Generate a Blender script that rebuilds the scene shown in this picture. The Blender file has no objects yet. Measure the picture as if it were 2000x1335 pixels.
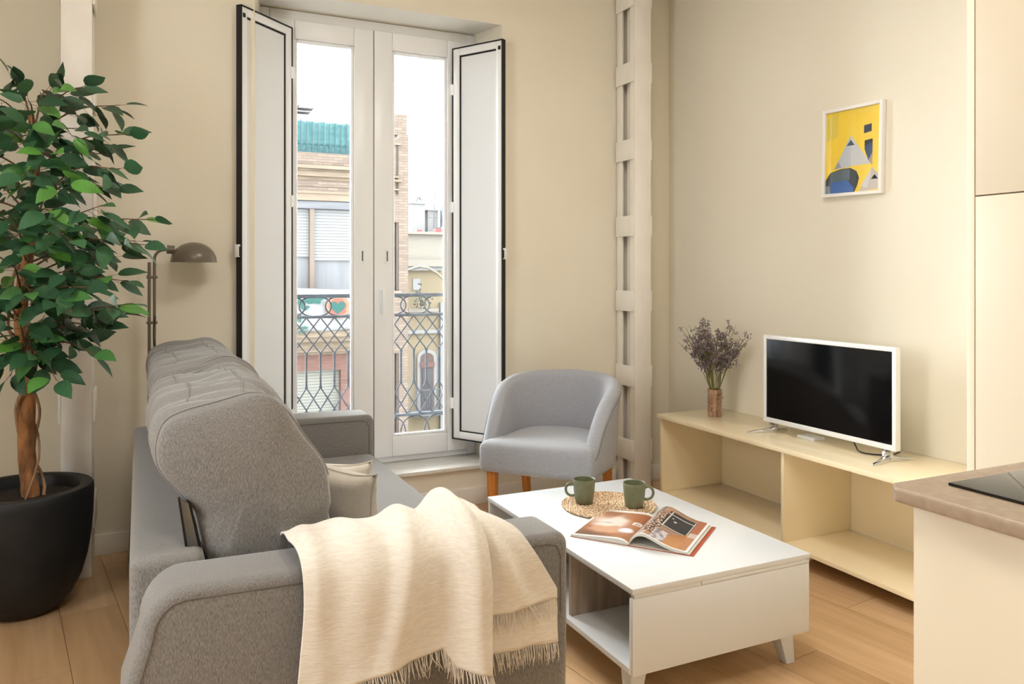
import bpy, bmesh, math, random
from mathutils import Vector, Matrix, noise

R = random.Random(11)
sc = bpy.context.scene
C = sc.collection
PI = math.pi
rad = math.radians

# ------------------------------------------------------------------ camera
CAM_H = 1.25
FPX, YH, YAW = 1540.0, 533.0, rad(25.3)
cam = bpy.data.cameras.new('camera')
cam.sensor_width = 36.0
cam.lens = FPX / 2000.0 * 36.0
cam.shift_y = -(667.5 - YH) / 2000.0
cam.clip_start = 0.05
cam.clip_end = 300
camo = bpy.data.objects.new('camera', cam)
C.objects.link(camo)
camo.location = (0, 0, CAM_H)
camo.rotation_euler = (PI / 2, 0, -YAW)
sc.camera = camo
sc.cycles.max_bounces = 8

# ------------------------------------------------------------------ sky: even bright overcast
SKY = 7.6
FILL_LAMP = 16.0
w = bpy.data.worlds.new('overcast_sky')
sc.world = w
w.use_nodes = True
bg = w.node_tree.nodes['Background']
bg.inputs[0].default_value = (0.93, 0.97, 1.0, 1)
bg.inputs[1].default_value = SKY

# added wide soft sun above the opposite roofs, strengthens the window daylight
sun = bpy.data.lights.new('added_window_sun', 'SUN')
sun.energy = 27.0
sun.angle = rad(70)
sun.color = (.95, .98, 1.0)
suno = bpy.data.objects.new('added_window_sun', sun)
C.objects.link(suno)
suno.rotation_euler = Vector((.46, -.76, -.50)).to_track_quat('-Z', 'Y').to_euler()

def area_light(name, loc, rot, sx, sy, energy, color=(1, 1, 1), portal=False):
    l = bpy.data.lights.new(name, 'AREA')
    l.shape = 'RECTANGLE'
    l.size, l.size_y = sx, sy
    l.energy = energy
    l.color = color
    if portal:
        l.cycles.is_portal = True
    o = bpy.data.objects.new(name, l)
    C.objects.link(o)
    o.location = loc
    o.rotation_euler = rot
    return o
# portals only guide sampling of the sky through the openings of the room
area_light('sky_portal', (1.15, 4.33, 1.4), (-PI / 2, 0, 0), 1.2, 2.45, 1, portal=True)
area_light('sky_portal', (-1.60, 1.35, 1.55), (0, -PI / 2, 0), 1.5, .9, 1, portal=True)

vs = sc.view_settings
vs.view_transform = 'Standard'
vs.look = 'None'
vs.gamma = 1.0
vs.exposure = 0.50
vs.use_curve_mapping = False

# ------------------------------------------------------------------ helpers
fxv = (math.sin(YAW), math.cos(YAW))
rxv = (math.cos(YAW), -math.sin(YAW))
def at(px, py, d):
    """point of the room at forward distance d, named by where it shows in the photograph"""
    u = (px - 1000) / FPX * d
    return Vector((fxv[0] * d + rxv[0] * u, fxv[1] * d + rxv[1] * u, CAM_H + (YH - py) / FPX * d))
def shows(p):
    d = p[0] * fxv[0] + p[1] * fxv[1]
    r = p[0] * rxv[0] + p[1] * rxv[1]
    return 1000 + FPX * r / d, YH - FPX * (p[2] - CAM_H) / d, d

def hexc(h):
    h = h.lstrip('#')
    out = []
    for i in (0, 2, 4):
        c = int(h[i:i + 2], 16) / 255
        out.append(c / 12.92 if c <= 0.04045 else ((c + 0.055) / 1.055) ** 2.4)
    return (*out, 1)

MATS = {}
def mat(name, c1, c2=None, rough=0.5, scale=(8, 8, 8), detail=3, lo=0.35, hi=0.65, metal=0.0, spec=0.5,
        bump=0.0, bscale=None, bdist=0.002, sheen=0.0, coat=0.0, rnd=None, trans=0.0, vcol=None, emit=None):
    if name in MATS:
        return MATS[name]
    m = bpy.data.materials.new(name)
    MATS[name] = m
    m.use_nodes = True
    nt = m.node_tree
    b = nt.nodes['Principled BSDF']
    b.inputs['Roughness'].default_value = rough
    b.inputs['Metallic'].default_value = metal
    b.inputs['Specular IOR Level'].default_value = spec
    b.inputs['Sheen Weight'].default_value = sheen
    b.inputs['Coat Weight'].default_value = coat
    b.inputs['Transmission Weight'].default_value = trans
    b.inputs['Base Color'].default_value = hexc(c1)
    if emit:
        b.inputs['Emission Color'].default_value = hexc(c1)
        b.inputs['Emission Strength'].default_value = emit
    tc = nt.nodes.new('ShaderNodeTexCoord')
    out = None
    if vcol:
        a = nt.nodes.new('ShaderNodeVertexColor')
        a.layer_name = vcol
        out = a.outputs['Color']
    elif c2:
        mp = nt.nodes.new('ShaderNodeMapping')
        mp.inputs['Scale'].default_value = scale
        nt.links.new(tc.outputs['Object'], mp.inputs['Vector'])
        n = nt.nodes.new('ShaderNodeTexNoise')
        n.inputs['Scale'].default_value = 1.0
        n.inputs['Detail'].default_value = detail
        nt.links.new(mp.outputs['Vector'], n.inputs['Vector'])
        r = nt.nodes.new('ShaderNodeMapRange')
        r.inputs['From Min'].default_value = lo
        r.inputs['From Max'].default_value = hi
        nt.links.new(n.outputs['Fac'], r.inputs['Value'])
        mx = nt.nodes.new('ShaderNodeMix')
        mx.data_type = 'RGBA'
        mx.inputs[6].default_value = hexc(c1)
        mx.inputs[7].default_value = hexc(c2)
        nt.links.new(r.outputs['Result'], mx.inputs[0])
        out = mx.outputs[2]
    if rnd:                                     # per-object tone: rnd = list of colours
        oi = nt.nodes.new('ShaderNodeObjectInfo')
        cr = nt.nodes.new('ShaderNodeValToRGB')
        e = cr.color_ramp.elements
        e[0].color = hexc(rnd[0])
        e[1].color = hexc(rnd[-1])
        for k, cc in enumerate(rnd[1:-1]):
            x = e.new((k + 1) / (len(rnd) - 1))
            x.color = hexc(cc)
        nt.links.new(oi.outputs['Random'], cr.inputs['Fac'])
        if out is not None:
            mm = nt.nodes.new('ShaderNodeMix')
            mm.data_type = 'RGBA'
            mm.blend_type = 'MULTIPLY'
            mm.inputs[0].default_value = 1.0
            nt.links.new(out, mm.inputs[6])
            nt.links.new(cr.outputs['Color'], mm.inputs[7])
            out = mm.outputs[2]
        else:
            out = cr.outputs['Color']
    if out is not None:
        nt.links.new(out, b.inputs['Base Color'])
    if bump:
        mp2 = nt.nodes.new('ShaderNodeMapping')
        mp2.inputs['Scale'].default_value = bscale or scale
        nt.links.new(tc.outputs['Object'], mp2.inputs['Vector'])
        n2 = nt.nodes.new('ShaderNodeTexNoise')
        n2.inputs['Scale'].default_value = 1.0
        n2.inputs['Detail'].default_value = 2
        nt.links.new(mp2.outputs['Vector'], n2.inputs['Vector'])
        bp = nt.nodes.new('ShaderNodeBump')
        bp.inputs['Strength'].default_value = bump
        bp.inputs['Distance'].default_value = bdist
        nt.links.new(n2.outputs['Fac'], bp.inputs['Height'])
        nt.links.new(bp.outputs['Normal'], b.inputs['Normal'])
    return m

def brick_mat(name, c1, c2, mortar, scale=1.0, bw=0.25, rh=0.065):
    if name in MATS:
        return MATS[name]
    m = bpy.data.materials.new(name)
    MATS[name] = m
    m.use_nodes = True
    nt = m.node_tree
    b = nt.nodes['Principled BSDF']
    b.inputs['Roughness'].default_value = 0.9
    tc = nt.nodes.new('ShaderNodeTexCoord')
    sp = nt.nodes.new('ShaderNodeSeparateXYZ')
    ad = nt.nodes.new('ShaderNodeMath')
    cb = nt.nodes.new('ShaderNodeCombineXYZ')
    nt.links.new(tc.outputs['Object'], sp.inputs[0])
    nt.links.new(sp.outputs['X'], ad.inputs[0])
    nt.links.new(sp.outputs['Y'], ad.inputs[1])
    nt.links.new(ad.outputs[0], cb.inputs['X'])
    nt.links.new(sp.outputs['Z'], cb.inputs['Y'])
    t = nt.nodes.new('ShaderNodeTexBrick')
    t.inputs['Scale'].default_value = scale
    t.inputs['Brick Width'].default_value = bw
    t.inputs['Row Height'].default_value = rh
    t.inputs['Mortar Size'].default_value = 0.008
    t.inputs['Color1'].default_value = hexc(c1)
    t.inputs['Color2'].default_value = hexc(c2)
    t.inputs['Mortar'].default_value = hexc(mortar)
    nt.links.new(cb.outputs[0], t.inputs['Vector'])
    nt.links.new(t.outputs['Color'], b.inputs['Base Color'])
    return m

def glass_mat(name, rough=0.0, tint=(0.97, 0.985, 0.98, 1), ior=1.45):
    m = bpy.data.materials.new(name)
    MATS[name] = m
    m.use_nodes = True
    nt = m.node_tree
    for n in list(nt.nodes):
        if n.type == 'BSDF_PRINCIPLED':
            nt.nodes.remove(n)
    o = [n for n in nt.nodes if n.type == 'OUTPUT_MATERIAL'][0]
    tr = nt.nodes.new('ShaderNodeBsdfTransparent')
    tr.inputs[0].default_value = tint
    gl = nt.nodes.new('ShaderNodeBsdfGlossy')
    gl.inputs['Roughness'].default_value = rough
    fr = nt.nodes.new('ShaderNodeFresnel')
    fr.inputs['IOR'].default_value = ior
    mx = nt.nodes.new('ShaderNodeMixShader')
    nt.links.new(fr.outputs[0], mx.inputs[0])
    nt.links.new(tr.outputs[0], mx.inputs[1])
    nt.links.new(gl.outputs[0], mx.inputs[2])
    nt.links.new(mx.outputs[0], o.inputs['Surface'])
    return m

class MB:
    def __init__(s):
        s.v, s.f = [], []
    def add(s, vs_, fs_):
        k = len(s.v)
        s.v += [tuple(p) for p in vs_]
        s.f += [tuple(i + k for i in f) for f in fs_]
        return s
    def box(s, x0, x1, y0, y1, z0, z1):
        return s.add([(x0, y0, z0), (x1, y0, z0), (x1, y1, z0), (x0, y1, z0), (x0, y0, z1), (x1, y0, z1), (x1, y1, z1), (x0, y1, z1)],
                     [(0, 3, 2, 1), (4, 5, 6, 7), (0, 1, 5, 4), (1, 2, 6, 5), (2, 3, 7, 6), (3, 0, 4, 7)])
    def prism(s, poly, axis, a0, a1):
        n = len(poly)
        def p(u, v, a):
            return {'x': (a, u, v), 'y': (u, a, v), 'z': (u, v, a)}[axis]
        vs_ = [p(u, v, a0) for u, v in poly] + [p(u, v, a1) for u, v in poly]
        fs_ = [tuple(range(n - 1, -1, -1)), tuple(range(n, 2 * n))] + [(i, (i + 1) % n, n + (i + 1) % n, n + i) for i in range(n)]
        return s.add(vs_, fs_)
    def hexa(s, b, t):
        """b, t: four corners of bottom and top"""
        return s.add(list(b) + list(t), [(3, 2, 1, 0), (4, 5, 6, 7), (0, 1, 5, 4), (1, 2, 6, 5), (2, 3, 7, 6), (3, 0, 4, 7)])
    def tube(s, pts, r, n=8, closed=False, sx=1.0):
        pts = [Vector(p) for p in pts]
        m = len(pts)
        rr = r if isinstance(r, (list, tuple)) else [r] * m
        up = None
        rings = []
        for i, p in enumerate(pts):
            a = pts[(i - 1) % m] if (closed or i > 0) else p
            b = pts[(i + 1) % m] if (closed or i < m - 1) else p
            t = (b - a).normalized() if (b - a).length > 1e-9 else Vector((0, 0, 1))
            if up is None:
                up = Vector((0, 0, 1)) if abs(t.z) < 0.9 else Vector((1, 0, 0))
            e1 = t.cross(up)
            if e1.length < 1e-6:
                e1 = t.cross(Vector((0, 1, 0)))
            e1.normalize()
            e2 = e1.cross(t).normalized()
            up = e2
            rings.append([p + (e1 * math.cos(2 * PI * k / n) * sx + e2 * math.sin(2 * PI * k / n)) * rr[i] for k in range(n)])
        vs_ = [q for g in rings for q in g]
        fs_ = []
        for i in range(m if closed else m - 1):
            j = (i + 1) % m
            for k in range(n):
                l = (k + 1) % n
                fs_.append((i * n + k, i * n + l, j * n + l, j * n + k))
        if not closed:
            fs_.append(tuple(range(n - 1, -1, -1)))
            fs_.append(tuple((m - 1) * n + k for k in range(n)))
        return s.add(vs_, fs_)
    def lathe(s, prof, n=32, c=(0, 0, 0)):
        vs_, fs_ = [], []
        for r, z in prof:
            for k in range(n):
                a = 2 * PI * k / n
                vs_.append((c[0] + r * math.cos(a), c[1] + r * math.sin(a), c[2] + z))
        for i in range(len(prof) - 1):
            for k in range(n):
                l = (k + 1) % n
                fs_.append((i * n + k, i * n + l, (i + 1) * n + l, (i + 1) * n + k))
        if prof[0][0] > 1e-6:
            fs_.append(tuple(range(n - 1, -1, -1)))
        if prof[-1][0] > 1e-6:
            fs_.append(tuple((len(prof) - 1) * n + k for k in range(n)))
        return s.add(vs_, fs_)
    def loft(s, rings, cap=True):
        n = len(rings[0])
        vs_ = [p for g in rings for p in g]
        fs_ = []
        for i in range(len(rings) - 1):
            for k in range(n):
                l = (k + 1) % n
                fs_.append((i * n + k, i * n + l, (i + 1) * n + l, (i + 1) * n + k))
        if cap:
            fs_.append(tuple(range(n - 1, -1, -1)))
            fs_.append(tuple((len(rings) - 1) * n + k for k in range(n)))
        return s.add(vs_, fs_)
    def grid(s, fn, nu, nv):
        vs_ = [fn(i / (nu - 1), j / (nv - 1)) for i in range(nu) for j in range(nv)]
        fs_ = [(i * nv + j, (i + 1) * nv + j, (i + 1) * nv + j + 1, i * nv + j + 1) for i in range(nu - 1) for j in range(nv - 1)]
        return s.add(vs_, fs_)
    def ball(s, c, r, sc_=(1, 1, 1)):
        c = Vector(c)
        vs_ = [c + Vector((x * r * sc_[0], y * r * sc_[1], z * r * sc_[2])) for x, y, z in ((1, 0, 0), (-1, 0, 0), (0, 1, 0), (0, -1, 0), (0, 0, 1), (0, 0, -1))]
        return s.add(vs_, [(0, 2, 4), (2, 1, 4), (1, 3, 4), (3, 0, 4), (2, 0, 5), (1, 2, 5), (3, 1, 5), (0, 3, 5)])

WLOC = {}
def wloc(o):
    return WLOC.get(o.name, Vector((0, 0, 0)))
def tag(o, label=None, cat=None, group=None, kind=None):
    if label: o['label'] = label
    if cat: o['category'] = cat
    if group: o['group'] = group
    if kind: o['kind'] = kind
    return o
def thing(name, loc, label, cat=None, group=None, kind=None, rotz=0.0):
    o = bpy.data.objects.new(name, None)
    o.empty_display_size = 0.05
    C.objects.link(o)
    o.location = loc
    o.rotation_euler = (0, 0, rotz)
    WLOC[o.name] = Vector(loc)
    return tag(o, label, cat, group, kind)
def build(mb, name, m, parent=None, bevel=0.0, seg=2, smooth=True, angle=40, subsurf=0, world=True, solid=0.0, origin=None, cols=None, fix=True):
    me = bpy.data.meshes.new(name)
    if origin is None:
        if parent is not None:
            origin = wloc(parent) if world else Vector((0, 0, 0))
        else:
            xs = [p[0] for p in mb.v]; ys = [p[1] for p in mb.v]; zs = [p[2] for p in mb.v]
            origin = Vector(((min(xs) + max(xs)) / 2, (min(ys) + max(ys)) / 2, min(zs)))
    origin = Vector(origin)
    me.from_pydata([tuple(Vector(p) - origin) for p in mb.v], [], mb.f)
    bm = bmesh.new()
    bm.from_mesh(me)
    if fix:
        bmesh.ops.recalc_face_normals(bm, faces=bm.faces)
    if bevel > 0:
        ed = [e for e in bm.edges if len(e.link_faces) == 2 and e.calc_face_angle(0) > rad(30)]
        bmesh.ops.bevel(bm, geom=ed, offset=bevel, segments=seg, profile=0.5, affect='EDGES', clamp_overlap=True)
    bm.to_mesh(me)
    bm.free()
    if smooth:
        me.shade_smooth()
        me.set_sharp_from_angle(angle=rad(angle))
    if cols:
        a = me.color_attributes.new('print', 'FLOAT_COLOR', 'POINT')
        for i, c in enumerate(cols):
            a.data[i].color = (*c[:3], 1)
    me.materials.append(m)
    o = bpy.data.objects.new(name, me)
    C.objects.link(o)
    if parent is not None:
        o.parent = parent
        if world:
            WLOC[o.name] = Vector(origin)
            o.location = origin - wloc(parent)
    else:
        o.location = origin
        WLOC[o.name] = origin.copy()
    if solid:
        md = o.modifiers.new('thickness', 'SOLIDIFY')
        md.thickness = solid
        md.offset = 0
    if subsurf:
        md = o.modifiers.new('soft', 'SUBSURF')
        md.levels = md.render_levels = subsurf
    return o
def B(*a):
    return MB().box(*a)
def spline(pts, n):
    """Catmull-Rom through pts (open), n samples per span"""
    P = [Vector(p) for p in pts]
    P = [P[0] * 2 - P[1]] + P + [P[-1] * 2 - P[-2]]
    out = []
    for i in range(1, len(P) - 2):
        a, b, c, d = P[i - 1], P[i], P[i + 1], P[i + 2]
        for k in range(n):
            t = k / n
            out.append(0.5 * ((2 * b) + (c - a) * t + (2 * a - 5 * b + 4 * c - d) * t * t + (3 * b - a - 3 * c + d) * t ** 3))
    out.append(P[-2])
    return out
def cspline(pts, n):
    P = [Vector(p) for p in pts]
    m = len(P)
    out = []
    for i in range(m):
        a, b, c, d = P[i - 1], P[i], P[(i + 1) % m], P[(i + 2) % m]
        for k in range(n):
            t = k / n
            out.append(0.5 * ((2 * b) + (c - a) * t + (2 * a - 5 * b + 4 * c - d) * t * t + (3 * b - a - 3 * c + d) * t ** 3))
    return out
def lerp(a, b, t):
    return a + (b - a) * t
def interp(tab, x):
    for (x0, y0), (x1, y1) in zip(tab, tab[1:]):
        if x <= x1:
            return lerp(y0, y1, max(0, min(1, (x - x0) / (x1 - x0))))
    return tab[-1][1]

# ------------------------------------------------------------------ materials
M_wall = mat('cream wall paint', '#eee7d6', '#ebe3d1', rough=0.75, scale=(1.5, 1.5, 1.5), bump=0.08, bscale=(60, 60, 60), bdist=0.003, spec=0.3)
M_ceil = mat('white ceiling paint', '#f4f1ea', rough=0.8)
M_reveal = mat('white reveal paint', '#f1efe8', rough=0.6)
M_base = mat('white baseboard paint', '#f2ede4', rough=0.45)
M_steel = mat('white painted steel', '#f3ede4', '#f7f2ea', rough=0.5, scale=(14, 14, 6), bump=0.15, bscale=(40, 40, 25), bdist=0.004)
M_pvc = mat('white window plastic', '#f6f7f8', rough=0.3)
M_panel = mat('white shutter panel', '#eceef0', rough=0.45)
M_gasket = mat('black rubber gasket', '#17181a', rough=0.6)
M_glass = glass_mat('window glass')
M_picglass = glass_mat('picture glass', tint=(1, 1, 1, 1), ior=1.22)
M_marble = mat('white marble sill', '#f1efe9', '#dedad2', rough=0.25, scale=(6, 14, 6), detail=6)
M_iron = mat('painted wrought iron', '#24272d', '#33373e', rough=0.7, scale=(30, 30, 30), spec=0.15)
M_plank = mat('oak laminate', '#c9a57b', '#dfbd94', rough=0.38, scale=(26, 1.6, 26), detail=6, lo=0.3, hi=0.7, rnd=['#e4dcd4', '#f4efea', '#ffffff', '#ece4dc'], bump=0.06, bscale=(90, 4, 90))
M_sofa = mat('grey melange upholstery', '#696664', '#95928e', rough=0.95, scale=(850, 850, 120), detail=2, lo=0.32, hi=0.68, sheen=0.35, bump=0.35, bscale=(420, 420, 200), bdist=0.0015, spec=0.1)
M_seam = mat('grey seam thread', '#6b6765', rough=0.95)
M_chair = mat('light grey wool upholstery', '#999ba2', '#b5b7be', rough=0.95, scale=(260, 260, 260), detail=3, lo=0.3, hi=0.7, sheen=0.35, bump=0.3, bscale=(400, 400, 400), bdist=0.001, spec=0.1)
M_pillow = mat('greige linen', '#b9b1a4', '#c8c0b4', rough=0.95, scale=(300, 300, 300), sheen=0.2, bump=0.2, bdist=0.001)
M_cream = mat('cream cotton gauze', '#dfd7ca', '#eae3d8', rough=0.95, scale=(30, 60, 260), sheen=0.25, bump=0.5, bscale=(90, 200, 420), bdist=0.002, spec=0.1)
M_white = mat('white melamine', '#e3e6e9', rough=0.17, spec=0.5)
M_graywood = mat('grey oak melamine', '#a08d79', '#c0ae9a', rough=0.5, scale=(40, 40, 3), detail=5)
M_tvunit = mat('cream lacquered board', '#fdedca', rough=0.14, spec=0.5)
M_kitchen = mat('cream matt cabinet front', '#ded2bb', rough=0.45)
M_kitedge = mat('cream cabinet edge', '#f1e7d2', rough=0.5)
M_worktop = mat('taupe stone worktop', '#9a8773', '#a6937f', rough=0.4, scale=(60, 60, 60), detail=4)
M_hob = mat('black ceramic glass', '#0b0b0c', rough=0.06, spec=0.6)
M_chrome = mat('chrome', '#d8dade', rough=0.12, metal=1.0)
M_brushed = mat('brushed steel', '#7e7c7a', rough=0.35, metal=1.0)
M_orange = mat('orange beech wood', '#b96f30', '#d08a44', rough=0.4, scale=(60, 60, 4), detail=4)
M_olive = mat('olive glazed stoneware', '#71755a', '#7b7f62', rough=0.4, scale=(40, 40, 40))
M_rope = mat('woven seagrass', '#a67c54', '#f3e0c2', rough=0.9, scale=(150, 150, 90), detail=3, lo=0.40, hi=0.62, bump=0.5, bdist=0.002)
M_tvframe = mat('white television plastic', '#f1f2f3', rough=0.3)
M_screen = mat('black television screen', '#030304', rough=0.09, spec=0.5)
M_black = mat('black plastic', '#141414', rough=0.5)
M_pot = mat('matt black planter', '#17181a', '#1f2022', rough=0.55, scale=(9, 9, 9), spec=0.4)
M_soil = mat('dark soil', '#15110d', '#2b221a', rough=1.0, scale=(90, 90, 90), bump=0.8, bdist=0.01)
M_bark = mat('brown bark', '#6b482c', '#b07b4c', rough=0.85, scale=(26, 26, 9), detail=5, lo=0.35, hi=0.62, bump=0.7, bscale=(40, 40, 18), bdist=0.006)
M_twig = mat('thin brown twig', '#5d4330', '#7a583e', rough=0.8, scale=(30, 30, 30))
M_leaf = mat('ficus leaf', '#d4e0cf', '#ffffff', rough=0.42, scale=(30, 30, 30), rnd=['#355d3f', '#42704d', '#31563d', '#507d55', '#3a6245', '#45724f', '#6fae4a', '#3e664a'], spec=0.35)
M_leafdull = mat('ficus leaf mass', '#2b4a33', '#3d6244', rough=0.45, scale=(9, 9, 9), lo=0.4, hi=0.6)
M_taupe = mat('taupe enamel', '#6c6253', rough=0.28, spec=0.5)
M_frame = mat('white picture frame wood', '#f3f0ea', rough=0.4)
M_vase = mat('pressed amber glass vase', '#7d5c45', '#b08a6e', rough=0.18, scale=(60, 60, 20), bump=0.5, bdist=0.004, coat=0.5)
M_stem = mat('dry green stem', '#6d6a3c', '#8b8450', rough=0.9, scale=(40, 40, 20))
M_bloom = mat('dried purple statice', '#63565e', '#9c8c94', rough=0.95, scale=(120, 120, 120), lo=0.3, hi=0.7)
M_print = mat('printed paper', '#ffffff', rough=0.3, vcol='print')
M_paper = mat('paper edges', '#dcdad2', '#f2f0ea', rough=0.6, scale=(4, 4, 700))
M_ocover = mat('orange magazine cover', '#b4573a', rough=0.35)
def flat(h, rough=0.35):
    return mat('print ' + h, h, rough=rough)

# ------------------------------------------------------------------ room shell
WY = 3.95      # inner face of the window wall
WX = 2.93      # inner face of the television wall
LX, RY = -1.60, -2.60
HC = 3.05
g = thing('floor', (0.6, 0.7, 0), 'oak laminate floor laid in staggered planks', kind='structure')
build(B(LX - .3, WX + .2, RY - .2, WY + .1, -0.12, -0.010), 'subfloor', mat('dark plank joint', '#7d5e40', rough=0.8), g)
ang = rad(8.0)
def clip(poly, nx, ny, d):        # keep nx*x+ny*y<=d
    out = []
    for i in range(len(poly)):
        a, b = poly[i], poly[(i + 1) % len(poly)]
        da, db = nx * a[0] + ny * a[1] - d, nx * b[0] + ny * b[1] - d
        if da <= 0:
            out.append(a)
        if da * db < 0:
            t = da / (da - db)
            out.append((lerp(a[0], b[0], t), lerp(a[1], b[1], t)))
    return out
ca, sa = math.cos(ang), math.sin(ang)
PW, PL = 0.189, 1.29
o0 = (1.824, 2.055)
for i in range(-24, 10):
    off = (i * 0.37) % 1.0
    for j in range(-5, 4):
        x0, x1 = i * PW + .0008, (i + 1) * PW - .0008
        y0, y1 = (j + off) * PL - .15 + .0008, (j + 1 + off) * PL - .15 - .0008
        poly = [(x0, y0), (x1, y0), (x1, y1), (x0, y1)]
        poly = [(o0[0] + ca * x - sa * y, o0[1] + sa * x + ca * y) for x, y in poly]
        for nx, ny, d in ((1, 0, WX), (-1, 0, -LX), (0, 1, WY), (0, -1, -RY)):
            poly = clip(poly, nx, ny, d)
            if len(poly) < 3:
                break
        if len(poly) < 3:
            continue
        # local frame of the plank so the grain runs along it
        cx = sum(p[0] for p in poly) / len(poly); cy = sum(p[1] for p in poly) / len(poly)
        loc = [(ca * (x - cx) + sa * (y - cy), -sa * (x - cx) + ca * (y - cy)) for x, y in poly]
        if max(p[0] for p in loc) - min(p[0] for p in loc) < .004 or max(p[1] for p in loc) - min(p[1] for p in loc) < .004:
            continue
        p = build(MB().prism(loc, 'z', -.010, 0.0), 'plank', M_plank, None, origin=(0, 0, 0), smooth=False)
        p.parent = g
        p.location = (cx - .6, cy - .7, 0)
        p.rotation_euler = (0, 0, ang)

OX0, OX1, FX0, FX1 = .50, 1.805, .554, 1.747     # opening at the wall face / at the frame
ZS, ZL = .215, 2.62
m = MB()
m.prism([(LX - .2, WY), (OX0, WY), (FX0, 4.16), (FX0, 4.45), (LX - .2, 4.45)], 'z', 0, HC)
m.prism([(OX1, WY), (WX + .2, WY), (WX + .2, 4.45), (FX1, 4.45), (FX1, 4.16)], 'z', 0, HC)
m.prism([(OX0, WY), (OX1, WY), (FX1, 4.16), (FX1, 4.45), (FX0, 4.45), (FX0, 4.16)], 'z', 0, ZS - .02)
m.prism([(OX0, WY), (OX1, WY), (FX1, 4.16), (FX1, 4.45), (FX0, 4.45), (FX0, 4.16)], 'z', ZL, HC)
tag(build(m, 'wall_back', M_wall, smooth=False), 'cream painted wall around the tall balcony window', kind='structure')
tag(build(B(WX, WX + .2, RY - .2, WY, 0, HC), 'wall_right', M_wall, smooth=False), 'cream painted wall behind the television', kind='structure')
m = MB()                          # left wall with a balcony opening beside the camera
m.box(LX - .2, LX, RY - .2, .9, 0, HC); m.box(LX - .2, LX, 1.8, WY, 0, HC)
m.box(LX - .2, LX, .9, 1.8, 0, .8); m.box(LX - .2, LX, .9, 1.8, 2.3, HC)
tag(build(m, 'wall_left', M_wall, smooth=False), 'cream painted side wall out of view', kind='structure')
tag(build(B(LX - .2, WX + .2, RY - .2, RY, 0, HC), 'wall_rear', M_wall, smooth=False), 'cream painted rear wall out of view', kind='structure')
tag(build(B(LX - .2, WX + .2, RY - .2, 4.45, HC, HC + .1), 'ceiling', M_ceil, smooth=False), 'plain white ceiling out of view', kind='structure')
m = MB()
m.box(LX, 2.54, WY - .013, WY, 0, .092); m.box(2.66, WX, WY - .013, WY, 0, .092)
tag(build(m, 'baseboard_back', M_base, bevel=.003), 'white baseboard under the window wall', kind='structure')
tag(build(B(WX - .013, WX, 1.65, WY - .013, 0, .092), 'baseboard_right', M_base, bevel=.003), 'white baseboard along the television wall', kind='structure')

# unseen warm ceiling lamps, added to fill the room with light
def added_fill_lamp(x, y, e, label):
    t = thing('added_fill_lamp', (x, y, HC - .05), label, 'lamp', 'added ceiling fill lamps')
    build(MB().lathe([(.001, .05), (.38, .05), (.38, .012), (.365, .0), (.36, .012), (.001, .014)][::-1], 40, (x, y, HC - .05)), 'housing', M_ceil, t)
    l = bpy.data.lights.new('fill_disc', 'AREA')
    l.shape = 'DISK'; l.size = .70; l.energy = e; l.color = (1.0, .94, .86)
    o = bpy.data.objects.new('fill_disc', l); C.objects.link(o); o.parent = t; o.location = (0, 0, -.012)
added_fill_lamp(.2, .6, FILL_LAMP, 'added round fill lamp above the camera side of the room')
added_fill_lamp(1.2, 2.0, FILL_LAMP, 'added round fill lamp above the coffee table')

# painted steel columns laced with batten plates
def column(n, label, x0, x1, y0, y1, side, zs, bh, bx):
    t = thing('trim_%d' % n, ((x0 + x1) / 2, (y0 + y1) / 2, 0), label, kind='structure')
    th = .012
    s = 1 if side > 0 else -1
    # front and rear channels, webs facing +-y
    for ya, yb, sgn in ((y0, y0 + .052, 1), (y1 - .052, y1, -1)):
        m = MB()
        web = (ya, ya + th) if sgn > 0 else (yb - th, yb)
        m.box(x0, x1, web[0], web[1], 0, HC)
        fl = (ya + th, yb) if sgn > 0 else (ya, yb - th)
        m.box(x0, x0 + th, fl[0], fl[1], 0, HC)
        m.box(x1 - th, x1, fl[0], fl[1], 0, HC)
        build(m, 'channel', M_steel, t, bevel=.002)
    build(B(x0 + .03, x1 - .03, y0 + .06, y1 - .06, 0, HC), 'infill', M_wall, t)
    for z in zs:
        for xs in (x0, x1):
            a, b = (xs - .011, xs - .0005) if xs == x0 else (xs + .0005, xs + .011)
            build(B(a, b, y0 + .004, y1 - .002, z - bh / 2, z + bh / 2), 'batten_plate', M_steel, t, bevel=.003)
    return t
column(1, 'white painted steel column with ladder plates beside the armchair', 2.545, 2.655, 3.75, 3.935, -1,
       [.237, .66, 1.09, 1.52, 1.958, 2.40, 2.83], .118, 0)
column(2, 'white painted steel column partly hidden behind the potted ficus', -.288, -.176, 3.672, 3.86, 1,
       [.262, .70, 1.127, 1.55, 1.99, 2.42, 2.85], .125, 0)

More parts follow.
